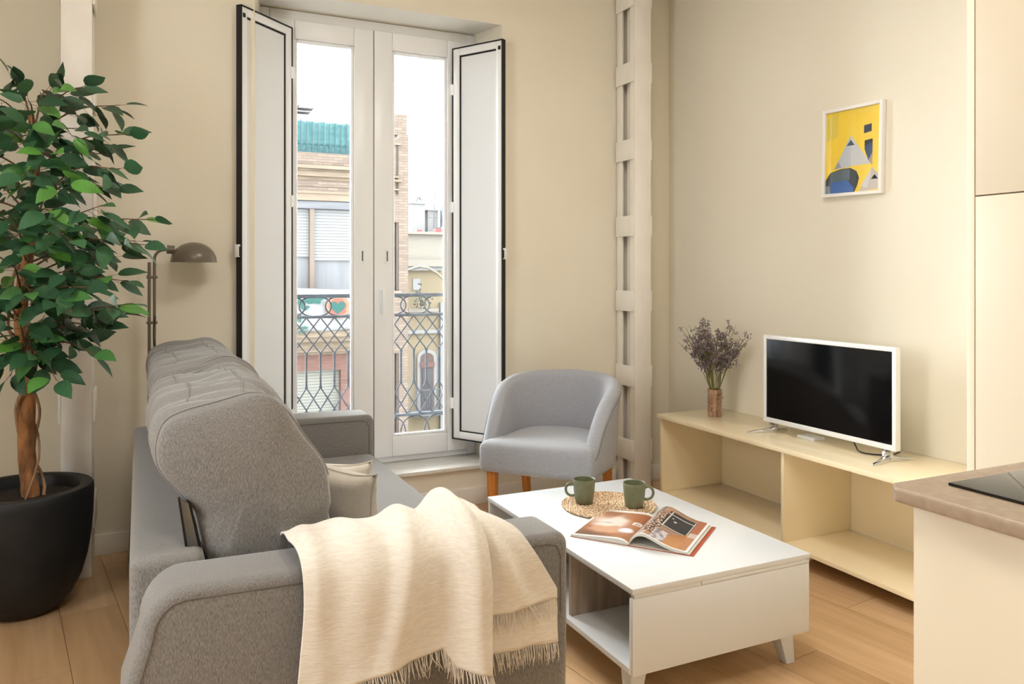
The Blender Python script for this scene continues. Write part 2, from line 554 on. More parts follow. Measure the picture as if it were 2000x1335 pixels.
# ------------------------------------------------------------------ window
YW = 4.20
win = thing('window_1', (1.149, YW, ZS), 'tall white double balcony window with open inner shutters', kind='structure')
m = MB()                          # outer frame
m.box(FX0, FX0 + .05, YW - .005, YW + .07, ZS, ZL - .005); m.box(FX1 - .05, FX1, YW - .005, YW + .07, ZS, ZL - .005)
m.box(FX0 + .05, FX1 - .05, YW - .005, YW + .07, ZL - .055, ZL - .005); m.box(FX0 + .05, FX1 - .05, YW - .005, YW + .07, ZS, ZS + .03)
build(m, 'outer_frame', M_pvc, win, bevel=.004)
build(MB().prism([(OX0 - .01, WY - .025), (OX1 + .01, WY - .025), (OX1 + .01, WY), (FX1, 4.19), (FX0, 4.19), (OX0 - .01, WY)], 'z', ZS - .02, ZS), 'sill', M_marble, win, bevel=.003)
build(B(FX0, FX1, 4.18, 4.45, ZS - .02, ZS), 'sill', M_marble, win)
MID = 1.149
build(MB().prism([(OX0, WY + .001), (OX1, WY + .001), (FX1, 4.158), (FX0, 4.158)], 'z', ZL - .004, ZL - .0005), 'head_lining', M_reveal, win, smooth=False)
def sash(x0, x1, gx0, gx1, hx):
    gz0, gz1 = .351, 2.467
    z0, z1 = ZS + .032, ZL - .057
    m = MB()
    yf, yb = YW - .022, YW + .045
    m.box(x0, gx0, yf, yb, z0, z1); m.box(gx1, x1, yf, yb, z0, z1)
    m.box(gx0, gx1, yf, yb, gz1, z1); m.box(gx0, gx1, yf, yb, z0, gz0)
    s = build(m, 'sash', M_pvc, win, bevel=.005)
    m = MB()                      # glazing bead, sloped towards the glass
    b = .016
    for (a0, a1, c0, c1) in ((gx0, gx0 + b, gz0, gz1), (gx1 - b, gx1, gz0, gz1)):
        m.box(a0, a1, YW - .012, YW + .012, c0, c1)
    m.box(gx0 + b, gx1 - b, YW - .012, YW + .012, gz1 - b, gz1); m.box(gx0 + b, gx1 - b, YW - .012, YW + .012, gz0, gz0 + b)
    build(m, 'glazing_bead', M_pvc, s, bevel=.006)
    build(B(gx0 + .01, gx1 - .01, YW + .012, YW + .020, gz0 + .01, gz1 - .01), 'pane', M_glass, s, smooth=False)
    # recessed pull handle
    m = MB()
    m.tube([(hx, yf - .004, 1.305 + k * .01) for k in range(8)], .0085, 10)
    build(m, 'handle', M_pvc, s)
    build(B(hx - .002, hx + .004, yf - .0145, yf - .0105, 1.315, 1.368), 'handle_slot', mat('dark slot', '#55565a', rough=.6), s)
    return s
sl = sash(FX0 + .052, MID - .002, .728, 1.041, 1.081)
sr = sash(MID + .002, FX1 - .052, 1.252, 1.572, 1.218)
m = MB(); m.box(1.18, 1.202, YW - .036, YW - .022, 1.03, 1.17); m.box(1.184, 1.198, YW - .062, YW - .034, 1.145, 1.163); m.box(1.184, 1.198, YW - .070, YW - .056, 1.02, 1.165)
build(m, 'lever_handle', M_pvc, sr, bevel=.005)
build(B(MID - .0018, MID + .0018, YW - .012, YW + .03, ZS + .033, ZL - .058), 'gasket', M_gasket, sr)
def shutter(hx, hy, ex, ey):
    """solid inner shutter leaf hinged at (hx,hy), free edge at (ex,ey)"""
    z0, z1 = .318, 2.513
    L = math.hypot(ex - hx, ey - hy)
    dx, dy = (ex - hx) / L, (ey - hy) / L
    side = 1 if ex < hx else -1
    nx, ny = (dy, -dx) if side < 0 else (-dy, dx)      # towards the room centre
    if side > 0: nx, ny = -dy, dx
    if nx * (1.15 - hx) + ny * (2.5 - hy) < 0: nx, ny = -nx, -ny
    def bar(m, s0, s1, t0, t1, a, b):
        q = []
        for s_, t_ in ((s0, t0), (s1, t0), (s1, t1), (s0, t1)):
            q.append((hx + dx * s_ + nx * t_, hy + dy * s_ + ny * t_))
        m.hexa([(x, y, a) for x, y in q], [(x, y, b) for x, y in q])
    fw = .045
    m = MB()
    bar(m, .004, fw, -.015, .015, z0 + .006, z1 - .006); bar(m, L - fw, L - .006, -.015, .015, z0 + .006, z1 - .006)
    bar(m, fw, L - fw, -.015, .015, z1 - fw, z1 - .006); bar(m, fw, L - fw, -.015, .015, z0 + .006, z0 + fw)
    sh = build(m, 'shutter', M_pvc, win, bevel=.003)
    m = MB(); bar(m, fw - .002, L - fw + .002, -.008, .006, z0 + fw - .002, z1 - fw + .002)
    build(m, 'shutter_panel', M_panel, sh)
    m = MB()                      # rubber round the leaf edge and round the panel
    bar(m, -.001, .0045, -.012, .018, z0, z1); bar(m, L - .0065, L, -.012, .018, z0, z1)
    bar(m, 0, L, -.012, .018, z1 - .0065, z1); bar(m, 0, L, -.012, .018, z0, z0 + .0065)
    build(m, 'edge_gasket', M_gasket, sh)
    m = MB()
    bar(m, fw, fw + .010, .004, .0085, z0 + fw, z1 - fw)
    bar(m, fw, L - fw, .004, .0085, z1 - fw - .010, z1 - fw); bar(m, fw, L - fw, .004, .0085, z0 + fw, z0 + fw + .007)
    build(m, 'panel_gasket', M_gasket, sh)
    for z in (.52, 1.62, 2.28):
        m = MB(); m.tube([(hx, hy, z - .045), (hx, hy, z + .045)], .009, 8)
        bar(m, -.012, .012, .0, .02, z - .03, z + .03)
        build(m, 'hinge', M_pvc, sh)
    m = MB(); bar(m, L - .03, L - .014, .015, .018, z1 - .055, z1 - .035)
    build(m, 'latch', M_black, sh)
    m = MB(); bar(m, L - .004, L + .012, -.012, .012, 1.325, 1.385)
    build(m, 'latch', M_pvc, sh, bevel=.002)
    m = MB(); bar(m, L + .001, L + .0085, -.014, .017, 1.33, 1.375)
    build(m, 'latch', M_black, sh, bevel=.001)
shutter(.702, 4.165, .421, 3.905)
shutter(1.608, 4.165, 1.784, 3.872)

# ------------------------------------------------------------------ balcony rail outside
RYB = 4.60
rail = thing('balcony_railing', (1.2, RYB, .10), 'dark wrought iron balcony railing with lattice outside the window', 'railing')
build(B(.15, 2.2, 4.45, 4.70, .0, .10), 'balcony_slab', mat('balcony stone', '#b9b2a6', '#a39c90', rough=.9), rail)
def rbar(z, h, name='rail'):
    build(B(.2, 2.15, RYB - .014, RYB + .014, z - h / 2, z + h / 2), name, M_iron, rail, bevel=.004)
rbar(1.117, .022, 'handrail'); rbar(.997, .016); rbar(.392, .016); rbar(.16, .016)
PITCH = .0805
for z, hh in ((1.057, .060), (.276, .108)):
    for k in range(-4, 9):
        cx = .9185 + .1505 * k
        if .25 < cx < 2.1:
            n = 28
            pts = [(cx + .092 * math.copysign(abs(math.cos(a)) ** .8, math.cos(a)), RYB, z + (hh - .004) * math.sin(a)) for a in [2 * PI * i / n for i in range(n)]]
            build(MB().tube(pts, .0045, 6, closed=True), 'scroll_ring', M_iron, rail)
xs = [.948 + PITCH * k for k in range(-9, 15)]
for i, x in enumerate(xs):
    if not (.22 < x < 2.13): continue
    m = MB(); m.box(x - .0055, x + .0055, RYB - .0055, RYB + .0055, .590, .785)
    m.box(x - .008, x + .008, RYB - .008, RYB + .008, .585, .597); m.box(x - .008, x + .008, RYB - .008, RYB + .008, .778, .79)
    build(m, 'baluster', M_iron, rail)
    for s in (-1, 1):
        x2 = x + s * 2 * PITCH
        if .2 < x2 < 2.14:
            build(MB().tube([(x, RYB + s * .003, .785), (x2, RYB + s * .003, .992)], .0042, 6), 'lattice_bar', M_iron, rail)
        x3 = x + s * 1.5 * PITCH
        if .2 < x3 < 2.14:
            build(MB().tube([(x, RYB + s * .003, .590), (x3, RYB + s * .003, .398)], .0042, 6), 'lattice_bar', M_iron, rail)
for x in (.2, 2.15):
    build(B(x - .015, x + .015, RYB - .015, RYB + .015, .1, 1.125), 'post', M_iron, rail)

# ------------------------------------------------------------------ the street outside
def yw(px, py, y):
    u = (px - 1000) / FPX
    a, b, c = fxv[0] + u * rxv[0], fxv[1] + u * rxv[1], (YH - py) / FPX
    t = y / b
    return a * t, CAM_H + c * t
tag(build(B(-60, 90, 4.8, 120, -8.3, -8), 'street', mat('pale street paving', '#464442', rough=.95), smooth=False), 'pale street far below the balcony', kind='structure')
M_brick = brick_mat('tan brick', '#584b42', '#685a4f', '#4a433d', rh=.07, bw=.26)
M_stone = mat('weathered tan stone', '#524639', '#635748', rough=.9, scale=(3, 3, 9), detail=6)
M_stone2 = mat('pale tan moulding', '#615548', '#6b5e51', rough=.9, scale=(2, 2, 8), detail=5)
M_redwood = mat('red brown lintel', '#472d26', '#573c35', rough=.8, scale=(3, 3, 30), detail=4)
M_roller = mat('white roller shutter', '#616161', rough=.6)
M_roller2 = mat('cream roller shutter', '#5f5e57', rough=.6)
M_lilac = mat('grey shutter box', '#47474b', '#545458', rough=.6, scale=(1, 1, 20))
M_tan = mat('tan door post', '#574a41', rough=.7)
FY = 20.0
bd = thing('brick_building', (2, FY + 4, -8), 'tan brick apartment building with cornices across the street', 'building')
build(B(-8, 6.418, FY + .35, FY + 8, -8, 3.0), 'wall', M_brick, bd, smooth=False)
build(B(-8, 6.0, FY, FY + 8, 3.07, 4.27), 'parapet_wall', M_brick, bd, smooth=False)
for z0, z1, p, mm in ((3.85, 3.935, .22, M_stone2), (3.80, 3.85, .14, M_stone), (3.67, 3.80, .10, M_stone2), (3.585, 3.67, .03, M_redwood if 0 else M_stone), (3.245, 3.30, .05, M_stone2), (3.07, 3.245, .02, M_stone2), (3.42, 3.435, .02, M_stone)):
    build(B(-8, 5.95, FY - p, FY + .1, z0, z1), 'cornice', mm, bd, smooth=False)
build(B(-8, 5.4, FY + .02, FY + .34, 2.86, 3.07), 'shutter_box', M_lilac, bd, bevel=.03)
for x0, x1, zb in ((2.2, 3.865, 1.66), (3.985, 5.3, 1.57)):
    s = thing('roller_shutter', ((x0 + x1) / 2, FY + .2, zb), None)
    s.parent = bd; s.location = Vector(s.location) - wloc(bd)
    n = int((2.86 - zb) / .075)
    for k in range(n):
        z = zb + k * (2.86 - zb) / n
        build(B(x0, x1, FY + .17, FY + .20, z + .004, z + (2.86 - zb) / n - .004), 'slat', M_roller, s, smooth=False)
    build(B(x0, x1, FY + .2, FY + .21, zb, 2.86), 'backing', M_roller, s, smooth=False)
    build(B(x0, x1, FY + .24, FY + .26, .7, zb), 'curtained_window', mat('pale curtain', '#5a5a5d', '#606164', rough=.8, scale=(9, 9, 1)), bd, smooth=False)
build(B(3.869, 3.983, FY + .05, FY + .34, .7, 2.86), 'door_post', M_tan, bd, smooth=False)
build(B(5.3, 5.95, FY, FY + .4, -8, 3.07), 'pier', M_brick, bd, smooth=False)
for z0, z1, p, mm in ((-.30, -.16, .75, M_stone), (-.42, -.30, .60, M_stone2), (-.60, -.42, .45, M_stone), (-.70, -.60, .32, M_stone2), (-.78, -.70, .2, M_stone)):
    build(B(-8, 5.3, FY - p, FY + .36, z0, z1), 'balcony_moulding', mm, bd, smooth=False)
build(B(-8, 4.9, FY - .05, FY + .36, -1.19, -.78), 'lintel', M_redwood, bd, smooth=False)
build(B(4.627, 4.90, FY - .05, FY + .36, -4.5, -1.19), 'jamb', M_redwood, bd, smooth=False)
s = thing('roller_shutter', (3.6, FY + .2, -4.5), None)
s.parent = bd; s.location = Vector(s.location) - wloc(bd)
for k in range(44):
    z = -4.5 + k * .0752
    build(B(2.2, 4.627, FY + .17, FY + .2, z + .004, z + .071), 'slat', M_roller2, s, smooth=False)
build(B(2.2, 4.627, FY + .2, FY + .22, -4.5, -1.19), 'backing', M_roller2, s, smooth=False)
build(MB().tube([(5.02, FY - .08, -8), (5.02, FY - .08, -.8)], .07, 10), 'downpipe', mat('grey downpipe', '#3a3c3e', rough=.5), bd)
for x in (4.74, 4.80, 4.87, 4.94):
    build(B(x - .008, x + .008, FY - .72, FY - .70, -.16, .80), 'rail_bar', mat('grey iron', '#3b3d40', rough=.5), bd, smooth=False)
build(B(2.0, 5.2, FY - .73, FY - .69, .80, .84), 'rail_bar', mat('grey iron', '#3b3d40'), bd, smooth=False)
# corner pier with chimney and windows
m = MB(); m.box(6.16, 6.418, FY - .02, FY + 3, -8, 4.9); m.box(5.8, 6.16, FY - .02, FY + 3, 2.58, 4.78); m.box(5.8, 6.16, FY - .02, FY + 3, -.85, .78); m.box(5.8, 6.16, FY - .02, FY + 3, -8, -4)
build(m, 'corner_pier', M_brick, bd, smooth=False)
build(B(6.03, 6.418, FY + .1, FY + .9, 4.9, 5.44), 'chimney', M_brick, bd, smooth=False)
build(B(6.10, 6.135, FY - .045, FY - .015, 3.3, 4.6), 'dark_groove', mat('dark reveal', '#362e27', rough=.9), bd, smooth=False)
build(B(5.9, 6.2, FY - .08, FY, 4.6, 4.66), 'ledge', M_stone2, bd, smooth=False)
for z, zz in ((3.72, 3.78), (3.62, 3.68), (3.40, 3.44)):
    build(B(5.95, 6.12 + (.08 if z == 3.62 else 0), FY - .2, FY, z, zz), 'ledge', M_stone, bd, smooth=False)
M_brown = mat('brown window wood', '#2e211c', '#3b2d26', rough=.6, scale=(4, 4, 2))
for z0, z1 in ((.80, 2.58), (-4, -.85)):
    wv = build(B(6.095, 6.16, FY + .0, FY + .25, z0, z1), 'window_frame', M_brown, bd, smooth=False)
    build(B(5.8, 6.095, FY + .1, FY + .12, z0, z1), 'pane', mat('dark far glass', '#252423', '#393735', rough=.2, scale=(1, 1, 2)), wv, smooth=False)
build(B(5.8, 6.22, FY - .08, FY + .02, .70, .79), 'ledge', M_stone2, bd, smooth=False)

# teal netting on the roof terrace
rn = thing('roof_railing', (3.8, FY + .1, 4.27), 'teal netting on roof terrace railing above the brick building', 'railing')
M_teal = mat('teal netting', '#274b4e', '#416162', rough=.9, scale=(5, 5, 9), detail=6, lo=.3, hi=.7)
M_teald = mat('dark teal netting', '#1b383b', '#2a484a', rough=.9, scale=(12, 12, 12), detail=6)
M_tealbar = mat('dark teal bar', '#183236', rough=.6)
build(MB().grid(lambda u, v: (1.2 + 4.2 * u, FY + .10 + .02 * math.sin(u * 180), 4.46 + .60 * v + .012 * math.sin(u * 90) * v), 120, 6), 'netting', M_teal, rn, solid=.006)
build(B(1.2, 5.4, FY + .07, FY + .13, 4.27, 4.47), 'netting_hem', M_teald, rn, smooth=False)
for k in range(27):
    x = 1.35 + .1435 * k
    build(B(x - .009, x + .009, FY + .05, FY + .07, 4.27, 5.08 + (.03 if k % 4 == 0 else 0)), 'bar', M_tealbar, rn, smooth=False)
build(B(1.2, 5.4, FY + .045, FY + .075, 4.268, 4.295), 'rail', M_tealbar, rn, smooth=False)

# banner on the balcony
bn = thing('balcony_banner', (4.1, FY - .78, -.16), 'white cloth banner with green drawing and heart hung on balcony', 'banner')
def bnf(u, v):
    return (2.6 + 2.1 * u, FY - .78 + .03 * math.sin(u * 17 + v * 3), -.13 + .98 * v + .03 * math.sin(u * 5) - .12 * (1 - u) * (1 - v) + .03 * u)
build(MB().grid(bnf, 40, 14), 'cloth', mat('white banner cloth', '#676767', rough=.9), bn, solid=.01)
def blob(poly, mm, y, name='print'):
    build(MB().prism(poly, 'y', y, y + .004), name, mm, bn, smooth=False)
TG = mat('green banner print', '#163f3a', rough=.9)
def star(cx, cz, rx_, rz, k, amp, n=30, ph=0):
    return [(cx + rx_ * (1 + amp * math.sin(k * a + ph)) * math.cos(a), cz + rz * (1 + amp * math.sin(k * a + ph)) * math.sin(a)) for a in [2 * PI * i / n for i in range(n)]]
blob(star(4.37, .44, .30, .30, 9, .10), mat('orange banner glow', '#6a5341', rough=.9), FY - .832)
blob(star(4.37, .42, .215, .22, 7, .06), mat('red banner glow', '#653a32', rough=.9), FY - .837)
heart = [(4.37 + .0115 * 16 * math.sin(a) ** 3, .42 + .0115 * (13 * math.cos(a) - 5 * math.cos(2 * a) - 2 * math.cos(3 * a) - math.cos(4 * a))) for a in [2 * PI * i / 36 for i in range(36)]]
blob(heart, TG, FY - .842)
blob(star(3.80, .60, .20, .09, 5, .2), TG, FY - .832)
blob(star(3.50, .55, .12, .07, 4, .25), TG, FY - .833)
blob(star(3.58, .42, .10, .05, 3, .3), TG, FY - .834)
blob(star(3.45, .18, .06, .10, 4, .2), TG, FY - .832)
blob(star(3.56, -.06, .10, .035, 6, .2), TG, FY - .832)
blob(star(3.52, -.16, .09, .03, 5, .2), TG, FY - .832)

# yellow building further down the street
YY = 31.0
def P2(px, py): return yw(px, py, YY)
yb = thing('yellow_building', (11, YY + 4, -8), 'pale yellow building with arched balcony door seen down the street', 'building')
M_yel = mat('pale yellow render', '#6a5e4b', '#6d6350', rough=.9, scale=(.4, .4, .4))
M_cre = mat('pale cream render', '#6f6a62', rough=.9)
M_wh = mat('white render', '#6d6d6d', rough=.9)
x0, _ = P2(790, 500); x1 = P2(960, 500)[0]
def pb(px0, px1, py0, py1, dy0, dy1, name, mm, parent=None, bv=0):
    a, z1_ = P2(px0, py0); b, z0_ = P2(px1, py1)
    z1_ = P2((px0 + px1) / 2, py0)[1]; z0_ = P2((px0 + px1) / 2, py1)[1]
    return build(B(a, b, YY + dy0, YY + dy1, z0_, z1_), name, mm, parent or yb, smooth=False, bevel=bv)
build(B(x0, x1, YY, YY + 8, -8, P2(830, 507)[1]), 'wall', M_yel, yb, smooth=False)
pb(790, 960, 458, 507, .3, 6, 'attic_wall', M_cre)
pb(790, 960, 453, 458, .1, 6, 'attic_wall', M_cre)
pb(790, 866, 507, 520, -.35, .2, 'cornice', M_cre)
pb(790, 862, 520, 528, -.22, .2, 'cornice', M_wh)
pb(797, 853, 602, 609, -.25, .1, 'moulding', M_cre)
pb(792, 900, 643, 650, -.12, .1, 'moulding', M_wh)
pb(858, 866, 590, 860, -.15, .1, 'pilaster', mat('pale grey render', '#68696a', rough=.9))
# arched door
def arch(px0, px1, pyt, pyb, grow):
    a, _ = P2(px0, 700); b, _ = P2(px1, 700)
    zt = P2(831, pyt)[1]; zb_ = P2(831, pyb)[1]
    a -= grow; b += grow; zt += grow
    r = (b - a) / 2; cx = (a + b) / 2
    return [(a, zb_), (b, zb_)] + [(cx + r * math.cos(t), zt - r * .8 + r * .8 * math.sin(t)) for t in [PI * k / 12 for k in range(13)]]
build(MB().prism(arch(820, 845, 688, 812, .14), 'y', YY - .12, YY + .02), 'door_surround', M_wh, yb, smooth=False)
dd = build(MB().prism(arch(820, 845, 688, 812, 0), 'y', YY - .15, YY - .10), 'arched_door', mat('far brown door', '#3f2e28', rough=.7), yb, smooth=False)
pb(823, 841, 720, 812, -.17, -.14, 'pane', mat('far dark pane', '#25201f', rough=.4), dd)
pb(819, 846, 706, 716, -.2, -.14, 'blind', mat('rolled pink blind', '#533934', rough=.8), dd)
m_ir = mat('far iron', '#434347', rough=.6)
pb(800, 856, 800, 806, -.75, .1, 'balcony_slab', mat('grey stone', '#595959', rough=.9))
for k in range(13):
    pb(801 + k * 4.4, 801.8 + k * 4.4, 757, 800, -.74, -.72, 'rail_bar', m_ir)
pb(800, 856, 755, 757, -.75, -.71, 'rail_bar', m_ir)
pts = [P2(798, 520), P2(812, 523), P2(828, 532), P2(845, 548), P2(858, 566), P2(866, 585)]
tag(build(MB().tube([(pts[0][0] - .2, YY + .05, pts[0][1] - .2)] + [(x, YY - 1.5, z) for x, z in pts], .05, 8), 'street_lamp_arm', mat('cream lamp arm', '#665f51', rough=.6)), 'curved cream street lamp arm before the yellow building', 'street lamp')
pl = thing('balcony_plant', (P2(813, 590)[0], YY - .6, P2(813, 603)[1]), 'small flowering plant on the yellow building ledge', 'plant')
m = MB()
for k in range(70):
    px, py = R.gauss(813, 7), R.gauss(583, 12)
    x, z = P2(px, min(py, 600)); m.ball((x, YY - .6 + R.uniform(-.1, .1), z), R.uniform(.03, .06))
build(m, 'foliage', mat('far grey green leaves', '#30362d', '#4a4e43', rough=.9, scale=(8, 8, 8)), pl)
build(MB().tube([(P2(813, 590)[0], YY - .6, P2(813, 603)[1]), (P2(813, 590)[0], YY - .6, P2(813, 570)[1])], .02, 6), 'stem', m_ir, pl)
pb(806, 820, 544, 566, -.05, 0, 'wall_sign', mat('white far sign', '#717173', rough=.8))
# roofscape
DR = 1.6
ROOF = P2(830, 455)[1]
def PR(px, py): return yw(px, py, YY + DR)
def rbox(px0, px1, py0, py1, d0, d1, name, mm, parent, zb=None, bv=0):
    a, _ = PR(px0, py0); b, _ = PR(px1, py1)
    z1_ = PR((px0 + px1) / 2, py0)[1]
    z0_ = PR((px0 + px1) / 2, py1)[1] if zb is None else zb
    return build(B(a, b, YY + DR + d0, YY + DR + d1, z0_, z1_), name, mm, parent, smooth=False, bevel=bv)
def roof_thing(name, px0, px1, label, cat):
    a, _ = PR(px0, 450); b, _ = PR(px1, 450)
    return thing(name, ((a + b) / 2, YY + DR, ROOF), label, cat)
t = roof_thing('roof_chimney', 803, 831, 'broad white chimney block on yellow building roof', 'chimney')
rbox(804, 830, 398, 452, 0, .9, 'body', M_wh, t, zb=ROOF)
rbox(801, 833, 394, 398, -.06, .96, 'cap', M_wh, t)
t2 = roof_thing('roof_chimney', 836, 857, 'small white vent tower with pointed cap on roof', 'chimney')
rbox(837, 857, 410, 452, .1, .8, 'body', M_wh, t2, zb=ROOF)
a, zt = PR(833, 410); b, _ = PR(861, 410); ztop = PR(847, 402)[1]
y_ = YY + DR
build(MB().hexa([(a, y_, zt), (b, y_, zt), (b, y_ + .9, zt), (a, y_ + .9, zt)], [((a + b) / 2 - .15, y_ + .35, ztop), ((a + b) / 2 + .15, y_ + .35, ztop), ((a + b) / 2 + .15, y_ + .55, ztop), ((a + b) / 2 - .15, y_ + .55, ztop)]), 'cap', M_cre, t2, smooth=False)
for px in (839, 850):
    rbox(px, px + 4, 417, 424, .07, .11, 'vent_hole', mat('vent grey', '#6c6c6c', rough=.9), t2)
t = roof_thing('roof_vent', 859, 874, 'dark metal ventilation unit on the far roof', 'vent')
rbox(859, 874, 402, 444, -.3, .0, 'housing', mat('dark far metal', '#3a3d43', '#4b4f56', rough=.5), t, bv=.02)
rbox(856, 878, 444, 456, -.35, .05, 'base', M_wh, t, zb=ROOF)
t = roof_thing('roof_tile_edge', 797, 806, 'short red tile ridge on the yellow building roof', 'roof ridge')
rbox(797, 806, 451, 457, -1.2, -.9, 'ridge', mat('red roof tile', '#7a3b3d', rough=.8), t, zb=ROOF)
rbox(832, 845, 449, 457, -1.2, -.9, 'ridge', mat('red roof tile', '#7a3b3d', rough=.8), t, zb=ROOF)
mx_, _ = PR(844, 454); _, mt = PR(844, 336)
an = thing('roof_antenna', (mx_, y_ - .3, ROOF), 'thin television antenna mast above yellow building roof', 'antenna')
build(MB().tube([(mx_ - .04, y_ - .3, ROOF), (mx_ + .05, y_ - .3, mt)], .022, 6), 'mast', m_ir, an)
ax, az = PR(862, 386)
build(MB().tube([(mx_, y_ - .3, az), (ax + .3, y_ - .3, az)], .018, 6), 'boom', m_ir, an)
for k in range(6):
    xx = mx_ + .12 + k * .11
    build(MB().tube([(xx, y_ - .3, az - .08), (xx, y_ - .3, az + .08)], .01, 5), 'element', m_ir, an)
xx, zz = PR(853, 342)
build(MB().tube([(mx_, y_ - .3, zz), (xx + .05, y_ - .3, zz)], .012, 5), 'element', m_ir, an)
xx, zz = PR(818, 394)
dsh = thing('satellite_dish', (xx, y_ + .4, zz), 'small tilted satellite dish on the broad white chimney', 'dish')
build(MB().lathe([(.001, 0), (.12, .03), (.2, .09)], 18, (0, 0, 0)), 'bowl', mat('grey dish', '#4d4f53', rough=.5), dsh, world=False, solid=.02)
dsh.children[0].location = (.10, 0, .22); dsh.children[0].rotation_euler = (.3, 1.15, 0)
build(MB().tube([(0, 0, 0), (.09, 0, .22), (.16, 0, .40)], .03, 6), 'arm', m_ir, dsh, world=False)
# white turret behind the brick building
ts = thing('white_turret', (5.2, 33, 2), 'white stepped turret rising behind the teal terrace', 'turret')
for px0, px1, py0, py1 in ((540, 577, 190, 215), (540, 604, 215, 221), (540, 598, 221, 228), (540, 592, 228, 1100)):
    a, z1_ = yw(px0, py0, 33); b, z0_ = yw(px1, py1, 33)
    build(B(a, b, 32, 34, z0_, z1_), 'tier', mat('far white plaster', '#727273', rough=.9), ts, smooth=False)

# ------------------------------------------------------------------ sofa
sofa = thing('sofa', (.46, 2.75, 0), 'grey melange fabric two-seat sofa with tall back cushions', 'sofa')
def arm_prof(back_out):
    pts = [(-.055 - back_out, .05), (.978, .05), (.984, .30)]
    for k in range(7):            # front top corner
        a = PI / 2 * k / 6
        pts.append((.984 - .035 + .035 * math.cos(a), .597 - .035 + .035 * math.sin(a)))
    for k in range(9):            # rear top corner, wide
        a = PI / 2 + PI / 2 * k / 8
        pts.append((.085 + .085 * math.cos(a), .607 - .10 + .10 * math.sin(a)))
    pts.append((-.035 - back_out, .40))
    return pts
for (y0, y1, bo) in ((1.742, 1.915, 0.0), (3.57, 3.755, -.012)):
    a = build(MB().prism(arm_prof(bo), 'y', y0, y1), 'armrest', M_sofa, sofa, bevel=.022, seg=4, angle=60)
    # stitched seam just below the top edge of each face
    for yy in (y0, y1):
        pts = [(.958, yy, .40), (.958, yy, .54), (.948, yy, .565), (.925, yy, .573), (.5, yy, .576), (.085, yy, .582)]
        pts += [(.085 + .061 * math.cos(t_), yy, .507 + .075 * math.sin(t_)) for t_ in (PI * .625, PI * .75, PI * .875, PI)] + [(-.008 - bo, yy, .40), (-.026 - bo, yy, .08)]
        build(MB().tube(pts, .0018, 5), 'seam', M_seam, a)
build(B(-.02, .135, 1.90, 3.585, .06, .622), 'back_frame', M_sofa, sofa, bevel=.022, seg=4, angle=60)
build(B(.12, .95, 1.90, 3.585, .06, .27), 'seat_base', M_sofa, sofa, bevel=.02, seg=3)
build(B(.12, .975, 1.92, 3.567, .27, .425), 'seat_cushion', M_sofa, sofa, bevel=.035, seg=5, angle=70)
for x, y in ((.05, 1.85), (.9, 1.85), (.05, 3.65), (.9, 3.65)):
    build(MB().tube([(x, y, 0), (x, y, .07)], .025, 10), 'foot', M_black, sofa)

